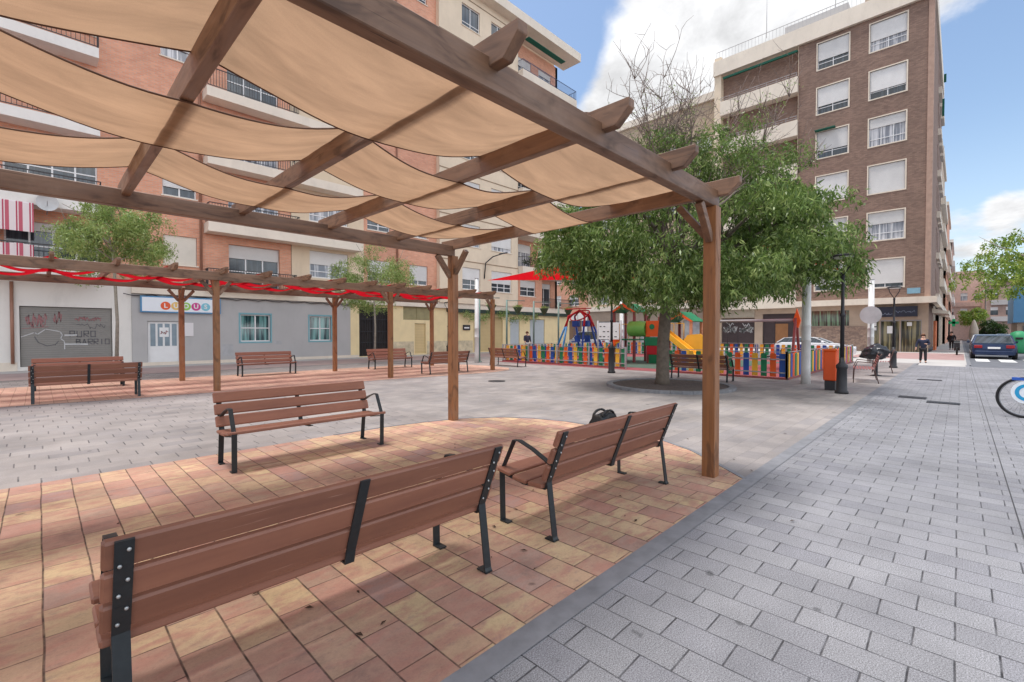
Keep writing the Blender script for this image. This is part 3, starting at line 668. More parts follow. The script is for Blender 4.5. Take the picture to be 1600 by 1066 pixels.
# drooping clumps made of hanging sprays
def clumps(cent,rad,nspr=9,drop=.45):
    pts=[]
    for c in cent:
        for k in range(nspr):
            a=random.random()*6.28; o=rad*random.uniform(.2,1)
            sx,sy=c[0]+o*math.cos(a),c[1]+o*math.sin(a)
            for j in range(4): pts.append((sx+.04*j*math.cos(a),sy+.04*j*math.sin(a),c[2]+.12-drop*j/3*random.uniform(.7,1.2)))
    return pts
ax,ay=cam_xy(.55,0)
main=crown_pts(150,tx+ax,ty+ay,4.5,4.0,3.8,1.9,.4,-.9)
left=crown_pts(38,tx+cam_xy(-2.3,-.4)[0],ty+cam_xy(-2.3,-.4)[1],4.3,1.7,1.9,1.15,.2)
low=crown_pts(56,tx+cam_xy(.55,-.6)[0],ty+cam_xy(.55,-.6)[1],3.15,3.3,3.0,.75)
right=crown_pts(62,tx+cam_xy(3.5,0)[0],ty+cam_xy(3.5,0)[1],3.95,1.75,2.0,1.5,.2)
upper=crown_pts(84,tx+cam_xy(1.2,0)[0],ty+cam_xy(1.2,0)[1],5.9,2.9,2.4,1.6,.2)
cp=clumps(main+left+low+right,.42,10)
foliage('crown',cp,r,leafA,76000,(.16,.042),(.06,.06,.05),.75)
foliage('crown',clumps(upper,.40,6,.3),r,leafA,15000,(.12,.034),(.07,.07,.06),.4,(0,.9))
# tree ring
rg=empty('planting_ring',(tx,ty,0),'round granite kerb ring with dark bark mulch around the big tree','planting ring')
b=MB(); n=40
for k in range(n):
    a0,a1=2*math.pi*k/n,2*math.pi*(k+.96)/n
    pin=[(tx-.1+1.58*math.cos(a),ty-.25+1.58*math.sin(a)) for a in (a0,a1)]; pout=[(tx-.1+1.76*math.cos(a),ty-.25+1.76*math.sin(a)) for a in (a0,a1)]
    b.prism([(*pin[0],.0),(*pout[0],.0),(*pout[1],.0),(*pin[1],.0)],(0,0,.075))
b.build('kerb',granite,rg)
b=MB(); b.disc((tx-.1,ty-.25,.0),(0,0,1),1.585,40,.05); b.build('mulch',M('mulch',srgb(84,74,70),.95,var=.35,vs=12,bump=.8,bs=60),rg)
def small_tree(x,y,h,cr,label,mat,n,trunk_r=.05,group='small street trees by the left facade',seed=1,cz=None,rz=None,leaf=(.12,.035)):
    random.seed(seed)
    r=empty('street_tree',(x,y,0),label,'tree',group); b=MB(); zc=cz or h*.66
    b.tube([(x,y,0),(x+.05,y,h*.3),(x-.03,y,zc-.6)],[trunk_r*1.3,trunk_r,trunk_r*.9],9)
    for i in range(14):
        a=random.random()*6.28; q=random.uniform(.4,.95)*cr; limb(b,(x-.02,y,zc-1.0+.06*i),(x+q*math.cos(a),y+q*math.sin(a),zc+random.uniform(-.4,1)*(rz or h*.3)),trunk_r*.5,.008,.15,5)
    b.build('trunk',barkl,r)
    cs=crown_pts(int(30*cr),x,y,zc,cr,cr,rz or h*.32,.2); foliage('crown',clumps(cs,.42*cr/2,8,.4),r,mat,n,leaf,(.08,.08,.07),.5)
    return r
small_tree(1.95,21.8,6.4,1.75,'small pale green street tree before the striped awning and graffiti shutter',leafB,19000,seed=3,cz=4.95,rz=1.45)
small_tree(12.4,22.2,6.2,2.1,'small pale green street tree before the dark entrance gate',leafB,15000,seed=4,cz=4.4,rz=1.9)
small_tree(42,-6.0,12,5.9,'bright spring-green tree overhanging the street at the right edge',leafY,26000,.2,'trees along the far street',5,5.6,2.9,(.22,.085))
small_tree(95,-1.4,5.2,1.7,'small bright green tree at the end of the pavement down the street',leafY,2500,.1,'trees along the far street',6,3.9,1.2,(.3,.12))
small_tree(90,-3.1,3.4,1.5,'low dark evergreen tree beside the parked cars down the street',leafD,3000,.1,'trees along the far street',8,2.2,1.1,(.3,.12))

# ------------------------------------------------------------------ buildings
def PY(Y,s=1): return lambda u,d,z:(u,Y+s*d,z)
def PX(X): return lambda u,d,z:(X+d,u,z)
def bxp(b,P,u0,u1,d0,d1,z0,z1,bev=0):
    p=P(u0,d0,z0);q=P(u1,d1,z1); b.box(p[0],q[0],p[1],q[1],p[2],q[2],bev)
def wall(P,u0,u1,z0,z1,holes,mat,parent,depth=.22,name='wall',dp=0):
    b=MB(); us=sorted({u0,u1,*[h[0] for h in holes],*[h[1] for h in holes]}); zs=sorted({z0,z1,*[h[2] for h in holes],*[h[3] for h in holes]})
    us=[u for u in us if u0-1e-6<=u<=u1+1e-6]; zs=[z for z in zs if z0-1e-6<=z<=z1+1e-6]
    for ua,ub in zip(us,us[1:]):
        for za,zb in zip(zs,zs[1:]):
            cu,cz=(ua+ub)/2,(za+zb)/2
            if any(h[0]<cu<h[1] and h[2]<cz<h[3] for h in holes): continue
            b.quad(P(ua,dp,za),P(ub,dp,za),P(ub,dp,zb),P(ua,dp,zb))
    for h in holes:
        a,c,e,g=h
        b.quad(P(a,dp,e),P(c,dp,e),P(c,dp+depth,e),P(a,dp+depth,e)); b.quad(P(a,dp,g),P(c,dp,g),P(c,dp+depth,g),P(a,dp+depth,g))
        b.quad(P(a,dp,e),P(a,dp,g),P(a,dp+depth,g),P(a,dp+depth,e)); b.quad(P(c,dp,e),P(c,dp,g),P(c,dp+depth,g),P(c,dp+depth,e))
    return b.build(name,mat,parent,normals=False)
def window(P,u0,u1,z0,z1,parent,sh=.5,n=2,fm=None,shm=None,gl=None,sur=None,low=0,d=.12,curb=True,detail=True):
    fm=fm or white_fr; b=MB(); t=.055
    if sur:
        for a in ((u0-.09,u1+.09,z1,z1+.09),(u0-.09,u1+.09,z0-.09,z0),(u0-.09,u0,z0,z1),(u1,u1+.09,z0,z1)): bxp(b,P,a[0],a[1],-.035,.05,a[2],a[3])
        w0=b.build('window',sur,parent); b=MB(); host=w0
    else: host=None
    bxp(b,P,u0,u1,d,d+.06,z0,z0+t); bxp(b,P,u0,u1,d,d+.06,z1-t,z1); bxp(b,P,u0,u0+t,d,d+.06,z0+t,z1-t); bxp(b,P,u1-t,u1,d,d+.06,z0+t,z1-t)
    for k in range(1,n): uu=u0+(u1-u0)*k/n; bxp(b,P,uu-.03,uu+.03,d-.004,d+.056,z0+t,z1-t)
    if low: bxp(b,P,u0+t,u1-t,d-.002,d+.058,z0+low,z0+low+.05)
    f=b.build('frame' if host else 'window',fm,host or parent)
    hp=host or f
    b=MB(); bxp(b,P,u0+t,u1-t,d+.03,d+.04,z0+t,z1-t); b.build('pane',gl or (glass_c if random.random()<.3 else glass),hp)
    if sh>0:
        b=MB(); bxp(b,P,u0+.02,u1-.02,d-.045,d-.012,z1-(z1-z0)*sh,z1-.01); b.build('shutter',shm or sh_white,hp)
    if curb and not sur:
        b=MB(); bxp(b,P,u0-.06,u1+.06,-.06,.1,z0-.06,z0-.002); b.build('sill',fasc,hp)
    return f
def railing(P,u0,u1,z0,h,dd,parent,mat=railm,step=.12,ends=True):
    b=MB(); bxp(b,P,u0,u1,dd-.02,dd+.02,z0+h-.04,z0+h); bxp(b,P,u0,u1,dd-.015,dd+.015,z0+.06,z0+.09)
    n=int((u1-u0)/step)
    for k in range(n+1): u=u0+(u1-u0)*k/n; bxp(b,P,u-.009,u+.009,dd-.009,dd+.009,z0+.09,z0+h-.04)
    if ends:
        for u in (u0,u1):
            bxp(b,P,u-.015,u+.015,dd+.02,-.01,z0+h-.04,z0+h-.002)
            for k in range(1,6): 
                q=dd+(0-dd)*k/6; bxp(b,P,u-.008,u+.008,q-.008,q+.008,z0,z0+h-.04)
    return b.build('railing',mat,parent)
# --- left apartment block
L=empty('apartment_block',(11,31,0),'long apartment block of orange brick and cream render with shops below, behind the red pergola','building')
P=PY(27.24); PIT=3.28; rows=[3.75+PIT*k for k in range(7)]; TOP=27.0
GA=[(-.52,2.32,.15,2.64)]; wall(P,-16,3.0,0,3.75,GA,whiter,L)
GB=[(3.56,4.79,.06,2.10),(7.45,8.91,1.08,2.52),(11.05,12.32,1.08,2.52)]; wall(P,3.0,13.56,0,3.35,GB,greyr,L,dp=-.03)
GC=[(14.15,16.25,.05,3.2),(17.37,19.65,2.45,3.35),(18.29,19.21,.1,2.2)]; wall(P,13.56,21.05,0,3.35,GC,yellowr,L,dp=-.01)
GD=[(23.7,26.9,.05,2.8),(27.78,28.96,.05,2.72),(30.28,32.3,.05,2.75)]; wall(P,21.05,36,0,3.1,GD,yellowr,L)
b=MB(); bxp(b,P,-.5,2.3,.1,.12,.15,2.62); gs=b.build('roller_shutter',sh_grey,L)
b=MB(); bxp(b,P,23.72,26.88,.08,.10,.05,2.78); b.build('roller_shutter',sh_yel,L)
# graffiti on the grey shutter
def stroke(b,P,pts,w,d):
    for (a,c),(e,g) in zip(pts,pts[1:]):
        L_=math.hypot(e-a,g-c); 
        if L_<1e-4: continue
        nx,nz=-(g-c)/L_*w/2,(e-a)/L_*w/2; ex,ez=(e-a)/L_*w*.3,(g-c)/L_*w*.3
        b.quad(P(a-ex+nx,d,c-ez+nz),P(e+ex+nx,d,g+ez+nz),P(e+ex-nx,d,g+ez-nz),P(a-ex-nx,d,c-ez-nz))
def scribble(b,P,u0,u1,z0,z1,n,w,d):
    pts=[(u0+(u1-u0)*(k+random.uniform(-.6,.6))/n,random.uniform(z0,z1)) for k in range(n+1)]; stroke(b,P,pts,w,d)
LET={'P':[[(0,0),(0,1),(.6,1),(.6,.5),(0,.5)]],'E':[[(.6,1),(0,1),(0,0),(.6,0)],[(0,.5),(.5,.5)]],'R':[[(0,0),(0,1),(.6,1),(.6,.5),(0,.5),(.6,0)]],'O':[[(0,0),(.6,0),(.6,1),(0,1),(0,0)]],'A':[[(0,0),(.3,1),(.6,0)],[(.15,.4),(.45,.4)]],'B':[[(0,0),(0,1),(.5,.9),(.5,.6),(0,.5),(.6,.4),(.6,0),(0,0)]],'I':[[(.3,0),(.3,1)]],'U':[[(0,1),(0,0),(.6,0),(.6,1)]],'S':[[(.6,1),(0,.9),(0,.55),(.6,.45),(.6,0),(0,0)]],'T':[[(0,1),(.6,1)],[(.3,0),(.3,1)]],'L':[[(0,1),(0,0),(.6,0)]],'D':[[(0,0),(0,1),(.4,1),(.6,.7),(.6,.3),(.4,0),(0,0)]],'M':[[(0,0),(0,1),(.3,.4),(.6,1),(.6,0)]],'C':[[(.6,1),(0,1),(0,0),(.6,0)]],'G':[[(.6,1),(0,1),(0,0),(.6,0),(.6,.5),(.3,.5)]],'N':[[(0,0),(0,1),(.6,0),(.6,1)]],' ':[]}
def write(b,P,txt,u,z,h,w,d,sp=.8):
    for ch in txt:
        for st in LET.get(ch,[]): stroke(b,P,[(u+x*h,z+y*h) for x,y in st],w,d)
        u+=sp*h
def graf(name,mat,fn,parent):
    b=MB(); fn(b); o=b.build(name,mat,parent,normals=False); return o
gr=M('graffiti_red',srgb(158,106,108),.6); gd=M('graffiti_dark',srgb(98,97,100),.6); gw=M('graffiti_white',srgb(190,190,190),.6)
def f1(b):
    random.seed(21); [scribble(b,P,-.35,.25,1.75,2.35,22,.022,.092+.0005*q) for q in range(2)]; scribble(b,P,.45,.7,1.9,2.45,14,.022,.092); [scribble(b,P,1.1,1.95,2.05,2.25,26,.02,.092+.0005*q) for q in range(2)]; stroke(b,P,[(-.45,1.72),(.3,1.80)],.02,.091)
graf('graffiti',gr,f1,gs)
def f2(b):
    write(b,P,'PURO',.95,1.38,.24,.035,.092,.92); write(b,P,'BARRIO',1.15,1.05,.22,.035,.092,.85); scribble(b,P,1.15,2.1,1.72,1.95,14,.02,.092)
    stroke(b,P,[(-.1,1.38),(.0,1.15),(.25,1.0),(.5,1.05),(.6,1.2)],.03,.092)
graf('graffiti',gd,f2,gs)
def f3(b):
    stroke(b,P,[(-.48,1.38),(-.1,1.56),(-.02,1.48),(.22,1.70),(.65,1.60),(.72,1.45),(.66,1.30),(.78,1.18),(.78,.86)],.035,.091)
    stroke(b,P,[(.8,1.44),(1.15,1.45)],.07,.090); stroke(b,P,[(.82,1.06),(1.5,1.05)],.07,.090)
graf('graffiti',gw,f3,gs)
# door, gate etc
b=MB(); bxp(b,P,3.58,4.77,.06,.12,.06,2.08); dr=b.build('door',white_fr,L)
b=MB()
for k in range(4): bxp(b,P,3.68+k*.275,3.87+k*.275,.045,.055,.92,1.98)
b.build('pane',M('door_glass',srgb(130,146,156),.15),dr)
b=MB(); bxp(b,P,4.02,4.38,.03,.04,1.35,1.80); b.build('notice',white_fr,dr)
b=MB(); scribble(b,P,4.06,4.34,1.45,1.65,12,.035,.028); b.build('notice_print',gr,dr,normals=False)
b=MB(); bxp(b,P,14.2,16.2,.14,.16,.05,3.18); b.build('entrance',darkv,L)
b=MB()
for u in (14.17,15.15,16.18): bxp(b,P,u-.03,u+.03,.02,.08,.05,3.18)
for k in range(17): bxp(b,P,14.25+k*.12,14.27+k*.12,.03,.05,.1,3.1)
for z in (.9,1.6,2.4,3.1): bxp(b,P,14.2,16.2,.035,.06,z,z+.05)
b.build('gate',darkmetal,L)
b=MB(); bxp(b,P,18.31,19.19,.08,.12,.1,2.18)
b.build('door',sh_yel,L); b=MB(); bxp(b,P,17.4,19.62,.06,.1,2.47,3.33); bxp(b,P,18.48,18.54,.03,.06,2.47,3.33); b.build('vent_panel',M('olive_louvre',srgb(150,142,104),.6),L)
for u0,u1 in ((27.8,28.94),(30.3,32.28)):
    b=MB(); bxp(b,P,u0,u1,.08,.14,.05,2.7); bxp(b,P,u0+.06,u0+.12,.05,.08,1.1,1.3); b.build('door',grd,L)
random.seed(11)
window(P,7.45,8.91,1.08,2.52,L,0,2,white_fr,None,glass_t,teal,.7,.06)
window(P,11.05,12.32,1.08,2.52,L,0,2,white_fr,None,glass_t,teal,.7,.06)
b=MB(); bxp(b,P,13.5,21.1,-.035,-.012,0,.95); bxp(b,P,21.1,36,-.03,-.001,0,.8); 
b.b.free(); b=MB(); bxp(b,P,16.3,18.2,-.035,-.012,.0,.95); bxp(b,P,19.3,23.6,-.035,-.012,0,.95); b.build('stone_plinth',M('marble_clad',srgb(204,190,160),.5,var=.25,vs=3),L)
b=MB(); bxp(b,P,-16,-.6,-.03,-.002,0,.35); bxp(b,P,2.4,14.1,-.06,-.032,0,.16); b.build('plinth',fasc,L)
for u0,u1,z0,z1 in ((6.6,7.1,.35,.95),(9.1,9.5,.9,1.1)):
    b=MB(); bxp(b,P,u0,u1,-.036,-.032,z0,z1); b.build('paint_patch',M('patch_grey',srgb(178,178,180),.8),L)
# bands/fascia
b=MB(); bxp(b,P,3.0,36,-.22,.1,3.36,3.78); b.build('fascia',fasc,L)
b=MB(); bxp(b,P,21.1,36.0,-.3,-.0,3.08,3.34); b.build('awning_box',M('awning_dark',srgb(44,60,54),.7),L)
# upper walls
hb1=[(4.2,5.56,z+1.1,z+2.5) for z in rows]; hA=[(-.9,1.9,z+.9,z+2.35) for z in rows]
wall(P,-16,5.75,3.75,TOP,hb1+hA,brick_o,L)
for i,z in enumerate(rows):
    window(P,4.2,5.56,z+1.1,z+2.5,L,[1,.7,.85,.6,.8,.7,.9][i],2,shm=sh_cream if i==0 else sh_white)
    window(P,-.9,1.9,z+.9,z+2.35,L,.0 if i else .25,4,low=.45)
hR=[(6.95,9.45,z+.12,z+2.4) for z in rows]
wall(P,5.75,10.06,3.75,TOP,hR,brick_o,L,.3)
hW=[(11.07,13.42,z+1.05,z+2.6) for z in rows]
wall(P,10.06,14.48,3.75,TOP,hW,beige,L,dp=-.05)
h3=[(14.75,16.4,z+1.15,z+2.5) for z in rows]+[(17.9,19.39,z+1.15,z+2.5) for z in rows]
wall(P,14.48,20.18,3.75,TOP,h3,brick_o,L)
h4=[(22.3,24.1,z+1.1,z+2.75) for z in rows]+[(25.3,27.6,z+1.1,z+2.75) for z in rows]
wall(P,20.18,28.4,3.75,TOP+.2,h4,cream,L,dp=-.35)
b=MB(); bxp(b,P,20.18,20.2,-.35,0,3.8,TOP+.2); bxp(b,P,28.38,28.4,-.35,1.3,3.8,TOP+.2); b.build('pier_return',cream,L)
P4=PY(27.24-.35)
for i,z in enumerate(rows):
    window(P,6.95,9.45,z+.12,z+2.4,L,.3,3,low=.9,d=.2)
    window(P,11.07,13.42,z+1.05,z+2.6,L,[.5,.4,.6,.5,.3,.5,.6][i],2,low=.35,d=.05)
    window(P,14.75,16.4,z+1.15,z+2.5,L,[.6,.35,.8,.5,.6,.4,.5][i],2,low=.3); window(P,17.9,19.39,z+1.15,z+2.5,L,[.78,.6,.5,.9,.6,.5,.3][i],2,low=.3)
    window(P4,22.3,24.1,z+1.1,z+2.75,L,[.55,.5,.6,.5,.3,.5,0][i],2,low=.35); window(P4,25.3,27.6,z+1.1,z+2.75,L,[.6,.8,.6,.4,.5,0,0][i],3,low=.35)
    b=MB(); bxp(b,P4,20.18,28.4,-.03,-.002,z+PIT-.10,z+PIT-.04); b.build('string_course',M('string_brown',srgb(150,126,104),.8),L)  # thin raised string course in one darker brown
    # left recessed balcony slabs and the middle balconies
    if i>0:
        b=MB(); bxp(b,P,-6,1.95,-.95,-.001,z-.42,z+.0); b.build('balcony_slab',whiter,L); railing(P,-6,1.95,z,.95,-.9,L,railm,.14)
        b=MB(); bxp(b,P,5.85,13.95,-.95,-.052,z-.50,z-.02); b.build('balcony_slab',fasc,L); railing(P,5.9,10.2,z-.02,.95,-.9,L)
    else:
        b=MB(); bxp(b,P,5.85,10.2,-.6,-.001,z-.02,z+.12); b.build('balcony_slab',fasc,L); railing(P,5.9,10.15,z+.12,.9,-.55,L)
# loggia column
hl=[(29.6,31.4,z+.4,z+2.4) for z in rows]+[(32.4,34.2,z+.05,z+2.4) for z in rows]
PL=PY(27.24+.9)
wall(PL,28.4,35.2,3.75,TOP,hl,brick_o,L)
for i,z in enumerate(rows):
    window(PL,29.6,31.4,z+.4 if i else z+1.2,z+2.4,L,.35,3,low=.5,d=.1); window(PL,32.4,34.2,z+.05,z+2.4,L,.2,2,low=.5,d=.1)
    if i: 
        b=MB(); bxp(b,P,28.4,35.9,-.9,.89,z-.52,z+.12); b.build('balcony_slab',fasc,L); railing(P,28.45,35.85,z+.12,.85,-.85,L,M('rail_blue',srgb(60,76,110),.5) if i==6 else railm,.14)
        foliage('balcony_plants',[(random.uniform(28.6,33),26.5+random.uniform(-.1,.2),z+.45+random.uniform(0,.5)) for _ in range(9)],L,leafD if i%2 else leafB,500,(.14,.06),(.14,.1,.12)) if i in (1,2) else None
    else:
        wall(P,28.4,31.9,3.78,z+PIT-.52,[(29.0,31.0,z+1.0,z+2.35)],brick_o,L,dp=-.02,name='bay_wall'); window(P,29.0,31.0,z+1.0,z+2.35,L,.45,2,low=.45,d=.08)
        railing(P,32,35.8,z,.9,-.5,L)
b=MB(); bxp(b,P,28.6,35.6,-1.5,-.9,rows[5]-1.1,rows[5]-1.04); b.build('awning',M('awning_striped',srgb(198,190,140),.8,var=.3,vs=9),L)
b=MB(); bxp(b,P,28.6,33.5,-1.4,-.9,rows[6]+2.55,rows[6]+2.6); b.build('awning',M('awning_green',srgb(20,92,74),.8),L)
b=MB(); bxp(b,P,-16,36.2,-1.15,.95,TOP+.2,TOP+.95); b.build('cornice',fasc,L)
b=MB(); bxp(b,P,-16,35.2,1.3,12,0,TOP+.7); bxp(b,P,34.9,35.2,.9,1.3,3.8,TOP); b.build('building_core',beige,L)
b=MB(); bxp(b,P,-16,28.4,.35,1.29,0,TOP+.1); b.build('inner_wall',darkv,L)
b=MB(); b.b.free()
for px_,z0_,z1_ in ((5.72,3.8,TOP),(-.72,.3,3.6),(16.9,3.8,TOP)):
    b=MB(); b.tube([(px_,27.16,z0_),(px_,27.16,z1_)],.055,8); b.build('downpipe',M('copper_pipe',srgb(156,112,92),.5),L)
b=MB(); b.tube([(2.7+.35*k,27.12,3.33-.10*math.sin(k*1.1)**2) for k in range(32)],.018,5); b.build('cable',darkmetal,L)
foliage('ivy',[(22.5+k*.9+random.uniform(-.3,.3),26.85,2.95+random.uniform(-.25,.25)) for k in range(10)],L,leafB,1500,(.14,.06),(.22,.08,.16))
# sign
s=empty('shop_sign',(4.9,27.1,2.5),'white shop sign with five coloured circles reading LUDUS above the white door','sign')
b=MB(); bxp(b,P,3.30,6.52,-.16,-.04,2.50,3.27); b.build('sign_frame',M('sign_blue',srgb(84,142,186),.5),s)
b=MB(); bxp(b,P,3.36,6.46,-.172,-.162,2.56,3.21); b.build('sign_panel',M('sign_white',srgb(236,240,246),.4,var=.02),s)
def textobj(name,txt,loc,size,mat,parent,rot=(math.pi/2,0,0),ext=.004,bold=0):
    cu=bpy.data.curves.new(name,'FONT'); cu.body=txt; cu.size=size; cu.align_x='CENTER'; cu.align_y='CENTER'; cu.extrude=ext; cu.offset=bold
    t=bpy.data.objects.new('tmp',cu); COL.objects.link(t); dg=bpy.context.evaluated_depsgraph_get(); me=bpy.data.meshes.new_from_object(t.evaluated_get(dg)); bpy.data.objects.remove(t)
    me.name=name; me.materials.clear(); me.materials.append(mat)
    M_=Matrix.Translation(Vector(loc))@(Matrix.Rotation(rot[2],4,'Z')@Matrix.Rotation(rot[0],4,'X')); me.transform(M_); return link_mesh(name,me,parent)
for k,(ch,c) in enumerate(zip('LUDUS',[srgb(232,92,48),srgb(232,190,110),srgb(150,200,84),srgb(206,56,140),srgb(128,196,214)])):
    u=4.24+k*.405; b=MB(); b.disc((u,27.24-.172,2.83),(0,-1,0),.195,26,.006); d=b.build('letter_disc',M('disc_%d'%k,c,.4,var=.02),s)
    textobj('letter',ch,(u,27.24-.182,2.83),.29,white_fr,d,bold=.008)
b=MB(); bxp(b,P,5.0,5.36,-.06,-.035,1.38,2.04); nt=tag(b.build('wall_notice',M('paper_white',srgb(226,222,222),.6,var=.02)),'white paper notice on the grey wall right of the shop door','notice')
b=MB(); bxp(b,P,22.6,23.3,-.08,-.04,1.75,2.15); pl=tag(b.build('wall_sign',darkmetal),'small dark sign with white mark on the yellow wall beside the white pole','sign')
b=MB(); bxp(b,P,22.7,23.2,-.088,-.082,1.88,1.98); b.build('sign_mark',white_fr,pl)
# striped awning and dish
b=MB(); b.prism([(-6,27.1,7.15),(-6,26.2,6.6),(-6,26.18,5.5),(-6,26.20,5.5),(-6,26.22,6.62),(-6,27.12,7.17)],(5.94,0,0))
def stripes():
    m,t,bb=newmat('striped_cloth'); X,Y,Z=t.sep(t.pos()); f=t.m('FRACT',t.m('DIVIDE',X,.36)); t.put(bb.inputs['Base Color'],t.ramp(t.rng(f,0,1),[(0,srgb(226,214,214)),(.45,srgb(226,214,214)),(.5,srgb(178,74,96)),(.62,srgb(226,214,214)),(.7,srgb(190,96,112)),(.95,srgb(190,96,112))])); bb.inputs['Roughness'].default_value=.9
    for e in t.n: 
        if e.type=='VALTORGB': e.color_ramp.interpolation='CONSTANT'
    return m
stp=stripes(); tag(b.build('striped_awning',stp),'pink and white striped awning hanging over the left first-floor balcony','awning')
b=MB(); bxp(b,P,-6,1.9,-.98,-.001,3.80,4.1); b.build('balcony_slab',whiter,L); railing(P,-6,1.9,4.1,1.0,-.93,L,railm,.14)
b=MB(); 
for k in range(24): bxp(b,P,-3.2+.13*k,-3.2+.13*(k+1),-1.0-.012*(k%2),-.985-.012*(k%2),4.2,5.02+.02*math.sin(k))
tag(b.build('striped_cloth',stp),'pink and white striped cloth hung along the left balcony railing','cloth')
b=MB(); 
prof=[(.03,0),(.15,.02),(.26,.06),(.33,.11)]; n=20
rings=[[b.b.verts.new((.32+r_*math.cos(2*math.pi*k/n),26.15-z_*.9,6.72+r_*math.sin(2*math.pi*k/n))) for k in range(n)] for r_,z_ in prof]
for a,c in zip(rings,rings[1:]):
    for k in range(n): b.b.faces.new((a[k],a[(k+1)%n],c[(k+1)%n],c[k])).smooth=True
b.b.faces.new(rings[0]); ds=b.build('satellite_dish',M('dish_grey',srgb(196,196,196),.5)); tag(ds,'round grey satellite dish beside the striped awning','satellite dish')
b=MB(); b.tube([(.32,26.15,6.6),(.32,25.75,6.72)],.012,5); b.tube([(.32,26.17,6.7),(.32,26.9,6.4)],.02,5); b.build('arm',galv,ds)
# wall lamp
r=empty('wall_lamp',(24.6,26.9,5.9),'black curved street lamp arm mounted high on the cream facade','wall lamp')
b=MB(); b.tube([(24.5,26.85,5.8),(24.5,26.7,7.0),(24.9,26.3,7.5),(25.5,25.9,7.75)],.045,6); b.build('arm',lampm,r); b=MB(); b.bar((25.3,26.0,7.72),(25.85,25.65,7.85),.2,.08); b.build('lamp_head',lampm,r)

# --- brown block
Bd=empty('brick_block',(55,10,0),'tall brown brick apartment block with white shutters on the street corner','building')
Q=PX(48.7); rw=[27.2-3.92*k for k in range(6)]
hs=[(3.33,5.68,z-2.3,z) for z in rw]+[(7.12,9.4,z-2.3,z) for z in rw]
wall(Q,1.75,10.87,4.4,27.65,hs,brick_b,Bd)
random.seed(5)
for i,z in enumerate(rw):
    window(Q,3.33,5.68,z-2.3,z,Bd,[.62,.72,.35,1,.42,.86][i],[2,2,3,1,3,2][i],sur=cream_fr,low=.55,shm=sh_white,gl=glass_c if i in(0,2) else None)
    window(Q,7.12,9.4,z-2.3,z,Bd,[.66,.7,.72,.95,.7,.8][i],2,sur=cream_fr,low=.5,shm=sh_white)
b=MB(); bxp(b,Q,8.0,9.5,-.5,0,rw[2]+.05,rw[2]+.12); b.build('awning',MC['awning_green'],Bd)
# street flank
F=PY(1.75)
wall(F,48.7,70,4.4,27.65,[(50+3.3*k+9,51.6+3.3*k+9,z-2.0,z) for z in rw for k in range(2)],brick_b,Bd)
b=MB(); b.box(48.66,49.15,1.70,1.74,4.4,27.6); b.box(48.62,48.69,1.70,2.05,4.4,27.6); b.build('corner_strip',M('pink_strip',srgb(176,146,130),.8),Bd)
for z in rw:
    for k in range(3):
        u=60+3.6*k; b=MB(); bxp(b,F,u,u+2.6,-.25,0,z-2.9,z-2.3); b.build('balcony_slab',fasc,Bd)
b=MB(); bxp(b,F,60,60.1,-.42,-.26,rw[1]-1.2,rw[1]+.4); bxp(b,F,63.5,63.6,-.45,-.26,rw[0]-.6,rw[0]+.2); b.build('awning',MC['awning_green'],Bd)
# loggias
Ql=PX(50.2); wall(Ql,10.87,17.9,4.4,27.65,[(12,14.2,z-2.3,z-.2) for z in rw]+[(15,17,z-2.3,z-.2) for z in rw],stone,Bd)
b=MB(); bxp(b,Q,10.87,10.9,0,1.5,4.4,27.65); bxp(b,Q,17.7,18.35,-.1,1.5,0,29.5); b.build('pillar',cream,Bd)
for i,z in enumerate(rw):
    window(Ql,12,14.2,z-2.3,z-.2,Bd,.6,2,low=.4); window(Ql,15,17,z-2.3,z-.2,Bd,.5,2,low=.4)
    b=MB(); bxp(b,Q,10.87,17.7,-.35,1.49,z-3.75,z-2.35); bd=b.build('balcony_parapet',fasc,Bd)
    b=MB(); bxp(b,Q,10.9,17.7,-.32,-.28,z-2.0,z-1.96); bxp(b,Q,10.9,17.7,-.32,-.28,z-2.2,z-2.17)
    for k in range(9): bxp(b,Q,10.95+k*.83,10.98+k*.83,-.31,-.29,z-2.35,z-1.97)
    b.build('railing',galv,Bd)
    if i==0: b=MB(); bxp(b,Q,10.95,17.5,-.2,.0,z-.05,z+.12); b.build('awning',MC['awning_green'],Bd)
b=MB(); bxp(b,Q,1.6,18.4,-.3,22,27.65,29.1); b.build('roof_parapet',fasc,Bd)
b=MB(); bxp(b,Q,2.2,18,.6,21,0,27.6); bxp(b,Q,1.78,2.2,.3,21,4.5,27.6)
b.build('building_core',brick_b,Bd)
railing(Q,1.8,18.2,29.1,1.0,0,Bd,galv,.3,False)
b=MB(); bxp(b,Q,7.5,12.5,2,6,29.1,31.0); b.build('penthouse',greyr,Bd); b=MB(); bxp(b,Q,5.3,6.2,1,2,29.1,32.2); b.build('chimney',stone,Bd)
b=MB(); 
for u,h_ in ((8.5,4.5),(14.2,4)): b.tube([(51,u,30.9),(51,u,30.9+h_)],.03,5)
b.build('antenna',galv,Bd)
